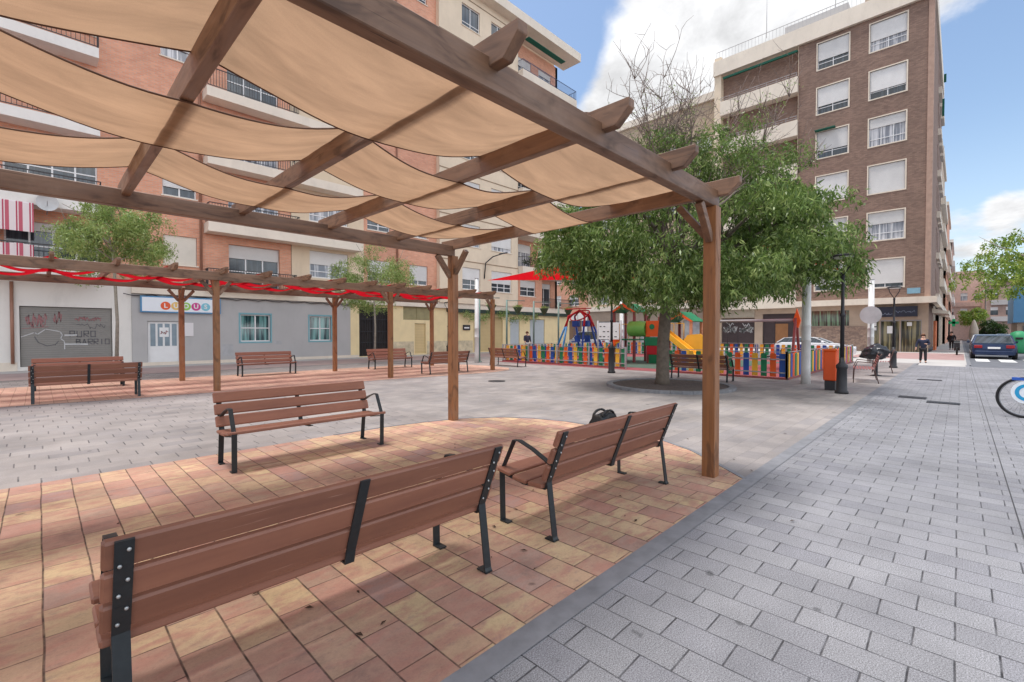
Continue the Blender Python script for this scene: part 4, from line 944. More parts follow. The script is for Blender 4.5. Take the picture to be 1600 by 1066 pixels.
# ground floor of the block
gh=[(2.2,3.48,.0,2.6),(3.56,4.78,0,2.6),(4.85,5.6,0,2.6),(6.9,9.7,2.15,3.5),(10.95,13.75,0,3.35),(14.45,17.6,0,3.0)]
wall(Q,1.8,18.35,0,3.9,gh,stone,Bd,.5,dp=.25)
b=MB(); bxp(b,Q,5.7,10.5,.19,.24,0,2.1); b.build('stone_cladding',rub,Bd)
b=MB(); bxp(b,Q,1.3,10.9,-.42,.3,3.9,4.4); bxp(b,Q,10.9,18.35,-.3,.3,3.9,5.4); bxp(b,PY(1.3),48.3,70,0,.3,3.9,4.4); b.build('fascia',fasc,Bd)
Q2=PX(49.1)
b=MB(); bxp(b,Q2,2.2,5.6,.05,.1,0,2.6); b.build('shop_glass',glassmat('shop_glass',srgb(60,60,50),srgb(150,140,104)),Bd)
b=MB()
for u in (2.2,3.5,4.8,5.58): bxp(b,Q2,u-.05,u+.05,-.05,.04,0,2.6)
bxp(b,Q2,2.2,5.6,-.04,.04,2.5,2.6); b.build('shop_frame',galv,Bd)
b=MB(); bxp(b,Q2,4.0,4.35,-.0,.03,1.5,2.1); bxp(b,Q2,2.8,3.1,0,.03,2.1,2.4); bxp(b,Q2,5.05,5.3,0,.03,1.75,2.0); bxp(b,Q2,5.05,5.3,0,.03,2.1,2.4); b.build('poster',white_fr,Bd)
b=MB(); bxp(b,Q2,6.9,9.7,.05,.1,2.15,3.5); b.build('window_sign',glassmat('sign_glass',srgb(60,44,40),srgb(120,150,120)),Bd)
b=MB(); bxp(b,Q2,10.95,13.75,.06,.1,0,3.35); bxp(b,Q2,14.45,17.6,.06,.1,0,2.9); b.build('entrance',M('garage_brown',srgb(66,54,56),.7),Bd)
b=MB(); bxp(b,Q2,11.6,12.7,.02,.05,.0,2.4); b.build('door',brown_d,Bd)
b=MB(); bxp(b,Q,14.45,17.6,.15,.2,3.05,3.9); b.build('vent_panel',M('louvre',srgb(170,160,144),.6),Bd)
for u0,u1 in ((14.7,15.9),(16.2,17.4)):
    def f4(b):
        random.seed(int(u0*10))
        for _ in range(4): scribble(b,Q2,u0,u1,1.5,2.2,9,.08,.045)
        scribble(b,Q2,u0+.3,u1-.3,2.1,2.7,5,.06,.045)
    graf('graffiti',gw,f4,Bd)
b=MB(); bxp(b,Q,2.45,5.25,-.1,.24,2.85,3.68); sg=tag(b.build('shop_sign',M('sign_navy',srgb(28,32,52),.4,var=.3)),'dark blue shop sign with pale lettering above the glass doors of the brick block','sign')
b=MB(); random.seed(9); scribble(b,PX(48.59),2.6,3.9,3.15,3.35,18,.03,0); scribble(b,PX(48.59),4.0,4.9,3.0,3.2,16,.03,0); b.build('sign_lettering',M('sign_letter',srgb(130,140,160),.5),sg,normals=False)
b=MB(); bxp(b,Q,2.3,3.1,-.06,.0,4.68,5.12); sg=tag(b.build('street_name_plate',M('plate_blue',srgb(130,170,190),.4)),'pale blue street name plate on the brick corner above the cream band','sign')
# --- building behind tree, between the blocks
C2=empty('beige_block',(56,26,0),'beige and brick apartment block seen through the tree between the two big blocks','building')
Q3=PX(51); wins=[(19.5+3.2*k,21.2+3.2*k,5.2+3.2*j,6.8+3.2*j) for k in range(5) for j in range(6)]
wall(Q3,18.4,35.5,4.6,26.6,wins,M('dull_beige',srgb(190,170,146),.85,var=.08,vs=.5),C2)
for w_ in wins: window(Q3,*w_,C2,random.choice([.4,.6,.8,1]),2,low=.4)
wall(Q3,18.4,35.5,0,4.6,[(19,22.5,0,3),(24,28,0,3),(29.5,34,0,3)],stone,C2)
b=MB(); bxp(b,Q3,18.3,35.6,-.3,.1,4.3,4.9); b.build('band',fasc,C2); b=MB(); bxp(b,Q3,18.3,35.6,-.3,12,26.6,27.4); b.build('cornice',fasc,C2)
b=MB(); bxp(b,Q3,18.4,35.4,.3,12,0,26.6); b.build('building_core',M('core_beige',srgb(170,140,118),.8),C2)
b=MB(); bxp(b,Q3,19.02,22.48,.15,.2,0,3); bxp(b,Q3,24.02,27.98,.15,.2,0,3); bxp(b,Q3,29.52,33.98,.15,.2,0,3); b.build('shop_front',M('shop_pale',srgb(176,176,178),.6,var=.3,vs=1.2),C2)
C3=empty('orange_brick_block',(56,42,0),'lower orange brick building with a white shopfront behind the swings','building')
wins=[(37+3.0*k,38.6+3.0*k,5.2+3.1*j,6.7+3.1*j) for k in range(5) for j in range(3)]
wall(Q3,35.6,53,4.2,15,wins,brick_o,C3)
for w_ in wins: window(Q3,*w_,C3,random.choice([.4,.6,.8]),2,low=.4)
wall(Q3,35.6,53,0,4.2,[(36.5,40,0,3.2),(41,46,0,3.2)],whiter,C3)
b=MB(); bxp(b,Q3,36.52,39.98,.15,.2,0,3.2); b.build('shop_front',M('brown_front',srgb(120,92,70),.6),C3); b=MB(); bxp(b,Q3,41,46,.15,.2,0,3.2); b.build('shop_front',MC['shop_pale'],C3)
b=MB(); bxp(b,Q3,35.6,53,.3,12,0,15); bxp(b,Q3,35.6,53,-.3,12,15,15.6); b.build('building_core',brick_o,C3)
# --- street buildings beyond
def simple_block(name,label,P,u0,u1,z1,wm,mat,dep,cols,group=None,balc=True,rail=False,loc=(0,0,0)):
    o=empty(name,loc,label,'building',group); nz=int((z1-4.2)//3.1); cw=(u1-u0)/cols
    ws=[(u0+cw*k+cw*.22,u0+cw*k+cw*.72,4.9+3.1*j,6.4+3.1*j) for k in range(cols) for j in range(nz)]
    wall(P,u0,u1,0,z1,ws,mat,o); b=MB(); bxp(b,P,u0,u1,.3,dep,0,z1); bxp(b,P,u0,u1,-.2,dep,z1,z1+.5); b.build('building_core',wm,o)
    for w_ in ws[:90]:
        b=MB(); bxp(b,P,w_[0],w_[1],.12,.16,w_[2],w_[3]); f=b.build('window',glass if random.random()<.5 else glass_c,o)
        b=MB(); bxp(b,P,w_[0],w_[1],.06,.1,w_[3]-.6,w_[3]); b.build('shutter',sh_white,f)
    if balc:
        for j in range(nz):
            b=MB(); bxp(b,P,u0+.6,u1-.6,-.4,-.001,3.7+3.1*j,4.6+3.1*j); b.build('balcony',wm,o)
    return o
simple_block('cream_block','narrow cream block with stacked balconies beyond the brick corner block',PY(1.75),71,86,22,fasc,M('pale_tan',srgb(196,176,156),.8),10,5,'buildings lining the left side of the far street',loc=(78,5,0))
simple_block('pink_brick_block','pink brick block with balconies farther along the far street',PY(1.5),87,108,19,fasc,brick_o,10,6,'buildings lining the left side of the far street',loc=(97,5,0))
simple_block('pale_block','pale block farthest along the left side of the street',PY(1.2),109,128,17,whiter,M('pinkish',srgb(190,150,134),.8),10,6,'buildings lining the left side of the far street',loc=(118,5,0))
simple_block('pink_apartment_block','pink brick apartment block with white window bands closing the far street',PX(130),-3.4,2.6,13.4,M('hazy_pinkbrick',srgb(206,172,158),.8),MC['hazy_pinkbrick'],10,3,loc=(135,0,0))  # brick colour paled to paint in distance haze
simple_block('brown_apartment_block','brown block with grey balconies right of the pink block at the street end',PX(126),-9.5,-3.5,11.2,greyr,M('hazy_brownbr',srgb(164,140,130),.8),10,3,loc=(131,-6,0))  # brown wall colour likewise paled with painted haze
b=MB(); b.box(70,78,-16,-3.9,2.6,6.4); o=empty('blue_panel_building',(74,-9,0),'building with a flat blue panelled upper floor at the right edge','building'); b.build('blue_panels',M('blue_panel',srgb(84,136,176),.5,var=.06,vs=.5),o)
b=MB(); b.box(70.3,78,-16,-4.2,0,2.6); b.build('ground_floor',stone,o)
b=MB(); 
for k in range(4): b.box(70.2,70.29,-4.6-k*1.6,-5.6-k*1.6,.2,2.3)
b.build('window',glass,o)
# pharmacy cross, awning, planter strip by flank
b=MB(); b.box(59.8,60,.1,.8,2.38,2.6); b.box(59.8,60,.34,.56,2.14,2.84); tag(b.build('pharmacy_cross',M('cross_green',srgb(30,180,110),.4)),'green pharmacy cross sign sticking out over the far pavement','sign')
b=MB(); b.prism([(52,1.7,3.6),(52,.7,3.3),(52,.7,3.1),(52,1.7,3.2)],(6,0,0)); tag(b.build('shop_awning',fasc),'pale shop awning over the pavement beyond the brick corner','awning')
b=MB(); b.box(55,58,1.55,1.70,0,2.6); tag(b.build('orange_shop_panel',M('orange_panel',srgb(226,130,86),.6)),'orange shop panel on the wall just past the brick corner','shop front')
r=empty('closed_parasol',(60,-.9,0),'closed beige cafe parasol standing before the parked navy car','parasol')
b=MB(); b.tube([(60,-.9,0),(60,-.9,1.0)],.04,8); b.build('pole',darkmetal,r); b=MB(); b.lathe(60,-.9,[(.22,.9),(.34,1.1),(.3,1.9),(.12,2.6),(.03,2.75)],12); b.build('canopy',M('parasol_cloth',srgb(188,176,162),.9),r)
# ------------------------------------------------------------------ metal chairs
def chair(name,x,y,rz,w,label):
    r=empty(name,(0,0,0),label,'chair','metal armchairs facing the playground')
    cm=M('chair_metal',srgb(92,70,66),.5,.2,local=True); rm=M('chair_slat',srgb(150,92,90),.5,local=True)
    for sx in (-w/2,w/2):
        b=MB(); b.tube([(sx,.52,0),(sx,.50,.45),(sx,.42,.66),(sx,.0,.62)],.013,6); b.build('front_leg',cm,r,local=True)
        b=MB(); b.tube([(sx,-.10,0),(sx,.0,.42),(sx,-.12,.85),(sx,-.17,.9)],.013,6); b.build('rear_leg',cm,r,local=True)
    b=MB()
    for k in range(7): b.bar((-w/2,.04+k*.075,.43),(w/2,.04+k*.075,.43),.05,.012)
    b.build('seat',rm,r,local=True)
    b=MB()
    for k in range(6): f=k/6; b.bar((-w/2,-.01-.12*f,.48+.38*f),(w/2,-.01-.12*f,.48+.38*f),.012,.045)
    b.build('backrest',rm,r,local=True)
    r.location=(x,y,0); r.rotation_euler[2]=rz; return r
chair('metal_armchair',18.45,1.95,R(8),1.5,'nearer slatted metal bench seat with armrests beside the orange bin, bundle behind it')
chair('metal_armchair',23.0,1.95,R(5),.7,'farther slatted metal armchair beside the second street lamp')
# pushchair / bundle
r=empty('litter_post_bundle',(21.0,2.15,0),'black crumpled bag bundle heaped on a short post behind the metal seat','bag')
b=MB(); b.lathe(21.0,2.15,[(.16,0),(.16,.03),(.05,.05),(.05,.75)],12); b.build('post',darkmetal,r)
b=MB(); t=bmesh.new(); bmesh.ops.create_icosphere(t,subdivisions=4,radius=1)
from mathutils import noise as mn
for v in t.verts:
    k=1+.25*mn.noise(v.co*2.2)+.12*mn.noise(v.co*6); v.co=Vector((v.co.x*.34*k+21.0,v.co.y*.40*k+2.2,v.co.z*.27*k+.86-.10*max(v.co.y,0)))
for f in t.faces: f.smooth=True
b.merge(t); b.build('bag',M('black_plastic',srgb(34,36,42),.28,var=.3,vs=6),r)
# ------------------------------------------------------------------ cars
def car(label,loc,rz,L_,W_,H_,paint,kind='sedan'):
    r=empty('parked_car',(0,0,0),label,'car','cars parked along the streets')
    h=W_/2
    # side profile stations: x, hood/belt z, half width
    st=[(-L_/2,.62,.80),(-L_/2+.12,.86,.94),(-L_/2+.55,.95,.99),(-.6,.96,1),(.6,.93,1),(L_/2-1.05,.90,.99),(L_/2-.35,.78,.94),(L_/2,.60,.78)]
    b=MB(); rings=[]
    for x,z,k in st:
        w=h*k; rings.append([b.b.verts.new(p) for p in [(x,-w*.92,.24),(x,-w,.42),(x,-w,z-.18),(x,-w*.93,z),(x,w*.93,z),(x,w,z-.18),(x,w,.42),(x,w*.92,.24)]])
    for a,c in zip(rings,rings[1:]):
        for k in range(8): b.b.faces.new((a[k],a[(k+1)%8],c[(k+1)%8],c[k])).smooth=False
    b.b.faces.new(rings[0]); b.b.faces.new(rings[-1])
    bmesh.ops.bevel(b.b,geom=b.b.edges[:],offset=.02,segments=2,affect='EDGES'); b.build('body',paint,r,local=True)
    xr=-L_/2+(.25 if kind!='sedan' else .75); xf=L_/2-1.25; zt=H_; zb=.93
    ca=[(xr,zb),(xr+.42,zt-.05),(xr+.9,zt),(xf-1.0,zt-.02),(xf-.7,zt-.07),(xf,zb-.02)]
    b=MB(); ring=[]
    for x,z in ca:
        w=h*(.90 if z<1.0 else .74); ring.append((b.b.verts.new((x,-w,z)),b.b.verts.new((x,w,z))))
    for a,c in zip(ring,ring[1:]): b.b.faces.new((a[0],a[1],c[1],c[0]))
    b.b.faces.new([a[0] for a in ring]); b.b.faces.new([a[1] for a in ring][::-1]); b.build('windows',glass,r,local=True)
    b=MB(); w=h*.745
    b.prism([(xr+.40,-w,zt-.045),(xr+.9,-w,zt+.005),(xf-1.0,-w,zt-.012),(xf-.72,-w,zt-.06),(xf-.72,-w,zt-.10),(xr+.40,-w,zt-.10)],(0,2*w,0))
    for s in (-1,1):
        for xa,xb in ((xr,xr+.42),(xf,xf-.7)): b.bar((xa,s*h*.90,zb),(xb,s*h*.75,zt-.06),.05,.09,(0,1,0))
        b.bar((-.1,s*h*.915,zb),(-.1,s*h*.755,zt-.05),.03,.08,(0,1,0))
    b.build('roof',paint,r,local=True)
    tyre=M('tyre',srgb(34,34,36),.9); rim=M('rim',srgb(160,162,166),.35,.7)
    for sx in (-L_/2+.8,L_/2-.85):
        for s in (-1,1):
            b=MB(); b.tube([(sx,s*(h-.2),.32),(sx,s*(h+.01),.32)],.32,22); wv=b.build('wheel',tyre,r,local=True)
            b=MB(); b.tube([(sx,s*(h+.0),.32),(sx,s*(h+.02),.32)],.20,16); b.build('rim',rim,wv,local=True)
    for s in (-1,1):
        b=MB(); b.box(-L_/2-.015,-L_/2+.14,s*h*.50,s*h*.86,.66,.84,.02); b.build('tail_light',M('tail_red',srgb(150,20,30),.25),r,local=True)
        b=MB(); b.box(L_/2-.22,L_/2+.0,s*h*.50,s*h*.86,.56,.70,.02); b.build('headlight',M('head_glass',srgb(210,214,220),.15),r,local=True)
        b=MB(); b.box(xf-.35,xf-.2,s*(h+.02),s*(h+.16),.92,1.05,.02); b.build('mirror',paint,r,local=True)
    b=MB(); b.box(-L_/2-.06,-L_/2+.1,-h*.84,h*.84,.26,.50,.04); b.build('rear_bumper',paint,r,local=True)
    b=MB(); b.box(-L_/2-.03,-L_/2+.1,-.26,.26,.62,.73,.005); b.build('number_plate',white_fr,r,local=True)
    r.location=loc; r.rotation_euler[2]=rz; return r
pn=M('car_navy',srgb(34,50,82),.22,.3,var=.03); pw=M('car_white',srgb(222,224,228),.25,.0,var=.03); pg=M('car_grey',srgb(120,124,132),.25,.4,var=.03); pr=M('car_red',srgb(170,34,44),.25,.1,var=.03)
car('dark navy estate car seen from behind, parked beside the pavement by the zebra crossing',(41.7,-1.45,-.03),0,4.5,1.95,1.46,pn)
car('white hatchback behind the right part of the picket fence',(35.5,6.9,-.03),R(-90),4.4,1.8,1.3,pw,'suv')
car('white people carrier behind the swings',(38,26.6,-.03),R(90),4.8,1.85,1.72,pw,'suv')
car('dark car parked just ahead of the navy car',(50.6,-1.4,-.03),0,4.2,1.7,1.45,pg)
car('small white car farther down the right side of the street',(66,-4.0,-.03),0,4.2,1.75,1.45,pw,'suv')
car('red car at the right edge far down the street',(58,-4.6,-.03),0,4.2,1.75,1.45,pr,'suv')
car('silver car farthest down the street between white and red cars',(76,-3.6,-.03),0,4.3,1.75,1.45,pg)
r=empty('recycling_container',(52,-3.2,0),'green recycling container standing by the parked cars','container')
b=MB(); b.lathe(52,-3.2,[(.45,0),(.55,.2),(.55,1.2),(.42,1.55),(.15,1.68)],14); b.build('body',M('container_green',srgb(60,160,110),.5),r); b=MB(); b.box(51.42,51.5,-3.4,-3.0,1.05,1.2,.01); b.build('slot',darkmetal,r)
# motorcycles / cafe clutter on far pavement
r=empty('parked_scooter',(45,.15,0),'dark scooter parked on the far pavement beside the navy car','scooter')
b=MB()
for x in (44.4,45.6): b.tube([(x+.27*math.cos(a),.15,.28+.27*math.sin(a)) for a in [2*math.pi*k/16 for k in range(17)]],.05,6)
b.build('wheel',MC['tyre'],r); b=MB(); b.prism([(44.3,0,.5),(44.3,0,.85),(45.0,0,.8),(45.2,0,.5),(45.5,0,1.0),(45.65,0,.95),(45.45,0,.4),(44.8,0,.3)],(0,.3,0)); b.build('body',darkmetal,r); b=MB(); b.tube([(45.45,-.15,1.05),(45.45,.45,1.05)],.02,6); b.build('handlebar',darkmetal,r)

# ------------------------------------------------------------------ bicycle
r=empty('hire_bicycle',(12.5,-1.0,0),'hire bicycle with a white disc wheel cover and blue frame at the right edge','bicycle')
cy,cz,cr_=-.86,.37,.355; cx=12.45
b=MB(); b.tube([(cx,cy+cr_*math.cos(a),cz+cr_*math.sin(a)) for a in [2*math.pi*k/48 for k in range(49)]],.02,8,False); w=b.build('wheel',M('tyre',srgb(34,34,36),.9),r)
b=MB(); b.tube([(cx,cy+(cr_-.03)*math.cos(a),cz+(cr_-.03)*math.sin(a)) for a in [2*math.pi*k/48 for k in range(49)]],.010,6,False); b.build('rim',MC['rim'],w)
b=MB()
for k in range(28): a=2*math.pi*k/28; b.tube([(cx+.03*(-1)**k,cy+.03*math.cos(a+.9),cz+.03*math.sin(a+.9)),(cx,cy+.33*math.cos(a),cz+.33*math.sin(a))],.0018,4)
b.build('spokes',MC['rim'],w); b=MB(); b.tube([(cx-.05,cy,cz),(cx+.05,cy,cz)],.035,10); b.build('hub',darkmetal,w)
b=MB(); b.disc((cx-.055,cy-.02,cz+.10),(-1,0,0),.205,32,.01); b.build('wheel_cover',M('cover_white',srgb(226,232,238),.35,var=.02),r)
b=MB(); n=24; x=cx-.068
for k in range(n):
    a0=R(50)+R(260)*k/n; a1=R(50)+R(260)*(k+1)/n; q=lambda a,rr:(x,cy-.02-rr*math.cos(a)*-1*-1 if False else cy-.02+rr*math.cos(a+math.pi*0+0)*1,cz+.10+rr*math.sin(a))
    # arc opens to the right-hand side (towards -Y)
    a0+=math.pi; a1+=math.pi
    b.quad(q(a0,.10),q(a1,.10),q(a1,.155),q(a0,.155))
b.build('wheel_emblem',M('emblem_blue',srgb(30,150,200),.4,var=.02),r,normals=False)
b=MB(); b.tube([(cx,cy,cz),(cx,cy-.38,.42),(cx,cy-.95,.95)],.025,8); b.tube([(cx,cy-.38,.42),(cx,cy-.32,.98)],.022,8); b.bar((cx,cy+.17,.71),(cx,cy-.9,.70),.09,.05); b.tube([(cx,cy-.9,.9),(cx,cy-1.1,cz)],.02,8); b.build('frame',P_['blue'],r)
b=MB(); b.tube([(cx,cy-1.1+cr_*math.cos(a),cz+cr_*math.sin(a)) for a in [2*math.pi*k/48 for k in range(49)]],.02,8,False); b.build('wheel',MC['tyre'],r)
b=MB(); b.box(cx-.08,cx+.08,cy-.45,cy-.2,.98,1.03,.02); b.build('saddle',darkmetal,r); b=MB(); b.tube([(cx-.28,cy-.9,1.08),(cx,cy-.88,1.0),(cx+.28,cy-.9,1.08)],.015,6); b.build('handlebar',darkmetal,r)
r=empty('bicycle_dock',(14.6,-1.65,0),'blue hire bicycle docking stand behind the bicycle at the right edge','bicycle dock')
b=MB(); b.prism([(14.5,-1.42,.5),(14.5,-1.30,.62),(14.5,-1.28,1.18),(14.5,-1.40,1.12),(14.5,-2.2,.95),(14.5,-2.2,.38)],(.35,0,0)); b.build('body',P_['blue'],r)
b=MB(); b.box(14.55,14.8,-2.1,-1.5,0,.5,.02); b.build('foot',darkmetal,r); b=MB(); b.prism([(14.49,-1.30,1.15),(14.49,-1.45,1.08),(14.49,-1.40,.98),(14.49,-1.30,1.0)],(.3,0,0)); b.build('light',M('tail_red',srgb(150,20,30),.3),r)
b=MB(); b.prism([(14.2,-1.0,.01),(14.2,-1.7,.20),(14.2,-2.4,.20),(14.2,-2.4,.01)],(1.6,0,0)); b.build('base_plate',darkmetal,r)

# ------------------------------------------------------------------ people
skin=M('skin',srgb(206,160,138),.6,local=True)
def skinmesh(name,verts,edges,rad,mat,parent,sub=1):
    me=bpy.data.meshes.new(name); me.from_pydata(verts,edges,[]); me.materials.append(mat)
    o=link_mesh(name,me,parent,local=True); md=o.modifiers.new('skin','SKIN')
    bm=bmesh.new(); bm.from_mesh(me); ly=bm.verts.layers.skin.verify()
    bm.verts.ensure_lookup_table()
    for i,v in enumerate(bm.verts):
        rr=rad[i]; v[ly].radius=rr if isinstance(rr,tuple) else (rr,rr)
    bm.verts[0][ly].use_root=True; bm.to_mesh(me); bm.free()
    s=o.modifiers.new('sub','SUBSURF'); s.levels=sub; s.render_levels=sub; md.use_smooth_shade=True; return o
def person(label,loc,rz,H,coat,trous,hairm,shoe,pose):
    r=empty('person',(0,0,0),label,'person'); k=H/1.7
    J=pose
    V=[];E_=[];RD=[]
    def a(p,rr,par=None):
        V.append(tuple(c*k for c in p)); RD.append(rr*k if not isinstance(rr,tuple) else tuple(c*k for c in rr)); 
        if par is not None: E_.append((par,len(V)-1))
        return len(V)-1
    pel=a((0,0,.92),(.15,.11)); ch=a((0,.0,1.22),(.17,.11),pel); nk0=a((0,0,1.40),(.13,.09),ch); nk=a((0,.01,1.48),.05,nk0); h0=a((0,.02,1.55),.085,nk); h1=a((0,.015,1.64),.085,h0)
    for s in (-1,1):
        hip=a((s*.09,0,.88),.10,pel); kn=a((s*.10,J['knee'][s],.48),.065,hip); an=a((s*.11,J['foot'][s],.07),.045,kn); a((s*.12,J['foot'][s]+.16,.035),.035,an)
        sh=a((s*.19,0,1.38),.065,nk0); el=a(J['elbow'][s],.048,sh); wr=a(J['wrist'][s],.032,el)
        hx,hy,hz=J['wrist'][s]; d=Vector(J['wrist'][s])-Vector(J['elbow'][s]); d.normalize(); pa=a(tuple(Vector(J['wrist'][s])+d*.06),.03,wr)
        for q in range(-2,2): a(tuple(Vector(J['wrist'][s])+d*.13+Vector((0.014*q,.006*q,-.01))),.009,pa)
        a(tuple(Vector(J['wrist'][s])+d*.05+Vector((-.035*s,.02,0))),.01,pa)
    body=skinmesh('body',V,E_,RD,skin,r,1)
    # jacket
    V=[];E_=[];RD=[]
    c0=a((0,0,.80),(.19,.15)); c1=a((0,0,1.05),(.19,.145),c0); c2=a((0,0,1.25),(.20,.15),c1); c3=a((0,0,1.41),(.15,.115),c2); a((0,.01,1.47),(.075,.07),c3)
    for s in (-1,1): sh=a((s*.20,0,1.37),.085,c3); el=a(J['elbow'][s],.07,sh); a(tuple(Vector(J['elbow'][s]).lerp(Vector(J['wrist'][s]),.92)),.05,el)
    skinmesh('jacket',V,E_,RD,coat,body)
    V=[];E_=[];RD=[]
    c0=a((0,0,.90),(.16,.125))
    for s in (-1,1): hip=a((s*.095,0,.84),.105,c0); kn=a((s*.10,J['knee'][s],.48),.08,hip); a((s*.11,J['foot'][s],.10),.065,kn)
    skinmesh('trousers',V,E_,RD,trous,body)
    for s in (-1,1):
        V=[];E_=[];RD=[]; q=a((s*.11,J['foot'][s]-.03,.045),(.05,.045)); q=a((s*.115,J['foot'][s]+.08,.04),(.048,.04),q); a((s*.12,J['foot'][s]+.19,.03),(.035,.03),q); skinmesh('shoe',V,E_,RD,shoe,body)
    # hair and face
    b=MB(); t=bmesh.new(); bmesh.ops.create_icosphere(t,subdivisions=3,radius=1)
    for v in list(t.verts):
        c=v.co.copy(); v.co=Vector((c.x*.112,c.y*.118-.012,c.z*.125+1.645))*k
    bmesh.ops.delete(t,geom=[v for v in t.verts if v.co.y>.045*k and v.co.z<1.69*k],context='VERTS')
    for f in t.faces: f.smooth=True
    b.merge(t); b.build('hair',hairm,body,local=True)
    b=MB(); b.lathe(0,0,[(.004,0),(.012,.01),(.004,.02)],6)
    for v in b.b.verts: v.co=Vector((v.co.x,v.co.y+.115,v.co.z*1.6+1.585))*k
    for s in (-1,1): b.disc((s*.030*k,.094*k,1.62*k),(0,1,0),.006*k,8,.004*k)
    b.disc((0,.10*k,1.555*k),(0,1,0),.014*k,8,.003*k)
    b.build('face_features',M('face_dark',srgb(150,100,86),.6),body,local=True)
    r.location=loc; r.rotation_euler[2]=rz; return r
navy=M('coat_navy',srgb(36,42,66),.8,var=.15,local=True); blackc=M('trousers_black',srgb(34,32,38),.85,local=True); shb=M('shoe_black',srgb(24,24,26),.5,local=True)
person('woman in dark navy coat and black trousers walking towards the camera by the brick corner',(31.8,1.36,0),R(98),1.45,navy,blackc,M('hair_brown',srgb(126,86,62),.8,local=True),shb,
 dict(knee={-1:.10,1:.02},foot={-1:.08,1:-.08},elbow={-1:(-.28,.02,1.12),1:(.29,-.02,1.12)},wrist={-1:(-.12,.20,1.15),1:(.33,.06,.90)}))
person('reddish-haired person in dark top and pale trousers walking beyond the playground',(24.5,22.3,0),R(150),1.6,M('top_dark',srgb(62,60,76),.8,local=True),M('trousers_pale',srgb(206,200,196),.85,local=True),M('hair_red',srgb(140,96,66),.8,local=True),shb,
 dict(knee={-1:.14,1:.02},foot={-1:.18,1:-.18},elbow={-1:(-.26,-.05,1.12),1:(.26,.08,1.12)},wrist={-1:(-.26,.10,.92),1:(.24,.24,.98)}))
person('distant pedestrian in dark clothes on the pavement beyond the brick block',(58,.55,0),R(80),1.6,blackc,blackc,M('hair_dark',srgb(50,40,36),.8,local=True),shb,
 dict(knee={-1:.10,1:.02},foot={-1:.08,1:-.08},elbow={-1:(-.28,.0,1.12),1:(.28,.0,1.12)},wrist={-1:(-.28,.12,.92),1:(.28,.10,.92)}))

# ------------------------------------------------------------------ world, sun, camera
w=bpy.data.worlds.new('World'); sc.world=w; w.use_nodes=True; t=NT(w.node_tree); bg=t.n['Background']
SUN_EL,SUN_AZ=R(75),math.atan2(.75,-.65)   # direction towards the sun, azimuth from +X
sky=t.add('ShaderNodeTexSky'); sky.sky_type='NISHITA'; sky.sun_disc=False; sky.sun_elevation=SUN_EL; sky.sun_rotation=math.pi/2-SUN_AZ; sky.air_density=1.2; sky.dust_density=1.5; sky.ozone_density=1.5
dirv=t.add('ShaderNodeTexCoord').outputs['Generated']; X,Y,Z=t.sep(dirv)
zz=t.m('MAXIMUM',Z,.02)
# cloud layer: project the view direction onto a plane overhead
den=t.m('ADD',zz,.22); cu=t.comb(t.m('DIVIDE',X,den),t.m('DIVIDE',Y,den),0)
nz=t.noise(cu,1.7,9,.55,.25); nf=t.noise(cu,5.5,8,.6,.2)
field=t.m('ADD',t.m('MULTIPLY',nz,.72),t.m('MULTIPLY',nf,.28))
def blob(px,py,rad,amp):
    xx=(px-800)/720; yy=-(py-533)/720; th=R(1.03); yaw=R(44.2)
    fw=math.cos(th)+yy*math.sin(th); up=-math.sin(th)+yy*math.cos(th)
    d=Vector((fw*math.cos(yaw)+xx*math.sin(yaw),fw*math.sin(yaw)-xx*math.cos(yaw),up)).normalized()
    n=t.add('ShaderNodeVectorMath',operation='DISTANCE'); t.put(n.inputs[0],dirv); n.inputs[1].default_value=d
    return t.m('MULTIPLY',t.rng(n.outputs['Value'],rad*.35,rad,1,0,True),amp)
acc=field
for a_ in [(1110,20,.36,.20),(1030,150,.22,.16),(1210,120,.25,.16),(1250,40,.2,.12),(830,90,.16,-.20),(800,20,.25,-.25),(1560,170,.20,-.22),(1510,275,.045,.16),(1520,355,.07,.13),(1600,250,.10,-.1),(1592,300,.05,.15),(1590,330,.05,.14),(1510,5,.06,.16),(1000,80,.0,.0)]:
    if a_[2]>0: acc=t.m('ADD',acc,blob(*a_))
back=t.m('ADD',t.m('MULTIPLY',X,.717),t.m('MULTIPLY',Y,.697))
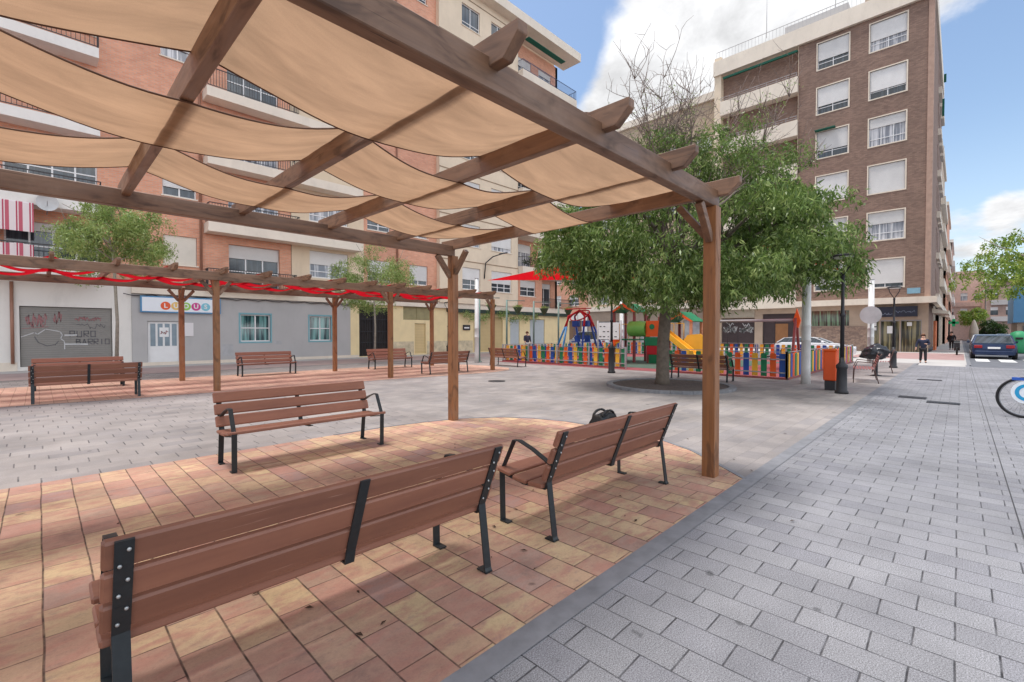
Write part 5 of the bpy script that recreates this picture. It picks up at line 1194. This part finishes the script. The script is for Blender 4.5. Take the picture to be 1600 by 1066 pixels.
acc=t.m('ADD',acc,t.m('MULTIPLY',t.rng(back,.35,-.1,0,1,True),.12))  # extra cloud overhead and behind the camera, added to neutralise blue ambient light
mask=t.rng(acc,.50,.68,0,1,True)
skc=t.add('ShaderNodeVectorMath',operation='SCALE'); t.put(skc.inputs[0],sky.outputs[0]); skc.inputs[3].default_value=.64
cshade=t.rng(t.noise(cu,3.6,8,.62,.3),.36,.62,2.55,3.9)
cc=t.comb(t.m('MULTIPLY',cshade,.98),t.m('MULTIPLY',cshade,.985),cshade)
haze=t.rng(Z,.0,.35,.45,0,True)
base=t.mix(haze,skc.outputs[0],(2.5,3.15,4.1,1))
low=t.rng(t.m('SUBTRACT',t.m('MULTIPLY',Y,-1.0),0.0),.1,.8,1,2.1,True)  # clouds facing the left block's front brightened as added fill light
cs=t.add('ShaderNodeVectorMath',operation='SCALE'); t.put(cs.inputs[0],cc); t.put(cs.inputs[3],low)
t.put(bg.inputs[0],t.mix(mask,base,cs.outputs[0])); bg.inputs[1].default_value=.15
sd=bpy.data.lights.new('sun','SUN'); sd.energy=1.7; sd.angle=R(15); sd.color=(1,.96,.92); so=bpy.data.objects.new('sun',sd); COL.objects.link(so)
dv=Vector((math.cos(SUN_EL)*math.cos(SUN_AZ),math.cos(SUN_EL)*math.sin(SUN_AZ),math.sin(SUN_EL))); so.rotation_euler=dv.to_track_quat('Z','Y').to_euler(); so.location=(0,0,30)
cd=bpy.data.cameras.new('camera'); cam=bpy.data.objects.new('camera',cd); COL.objects.link(cam); sc.camera=cam
cd.sensor_width=36; cd.sensor_fit='HORIZONTAL'; cd.lens=36*720/1600; cd.clip_start=.05; cd.clip_end=2000
cam.location=(0,0,1.55); cam.rotation_euler=(R(90-1.03),0,R(44.2-90))
sc.render.resolution_x=1024; sc.render.resolution_y=682; sc.render.engine='CYCLES'
sc.view_settings.view_transform='Standard'; sc.view_settings.look='None'; sc.view_settings.exposure=1.03; sc.view_settings.gamma=1
try: sc.cycles.max_bounces=7; sc.cycles.transparent_max_bounces=6
except Exception: pass
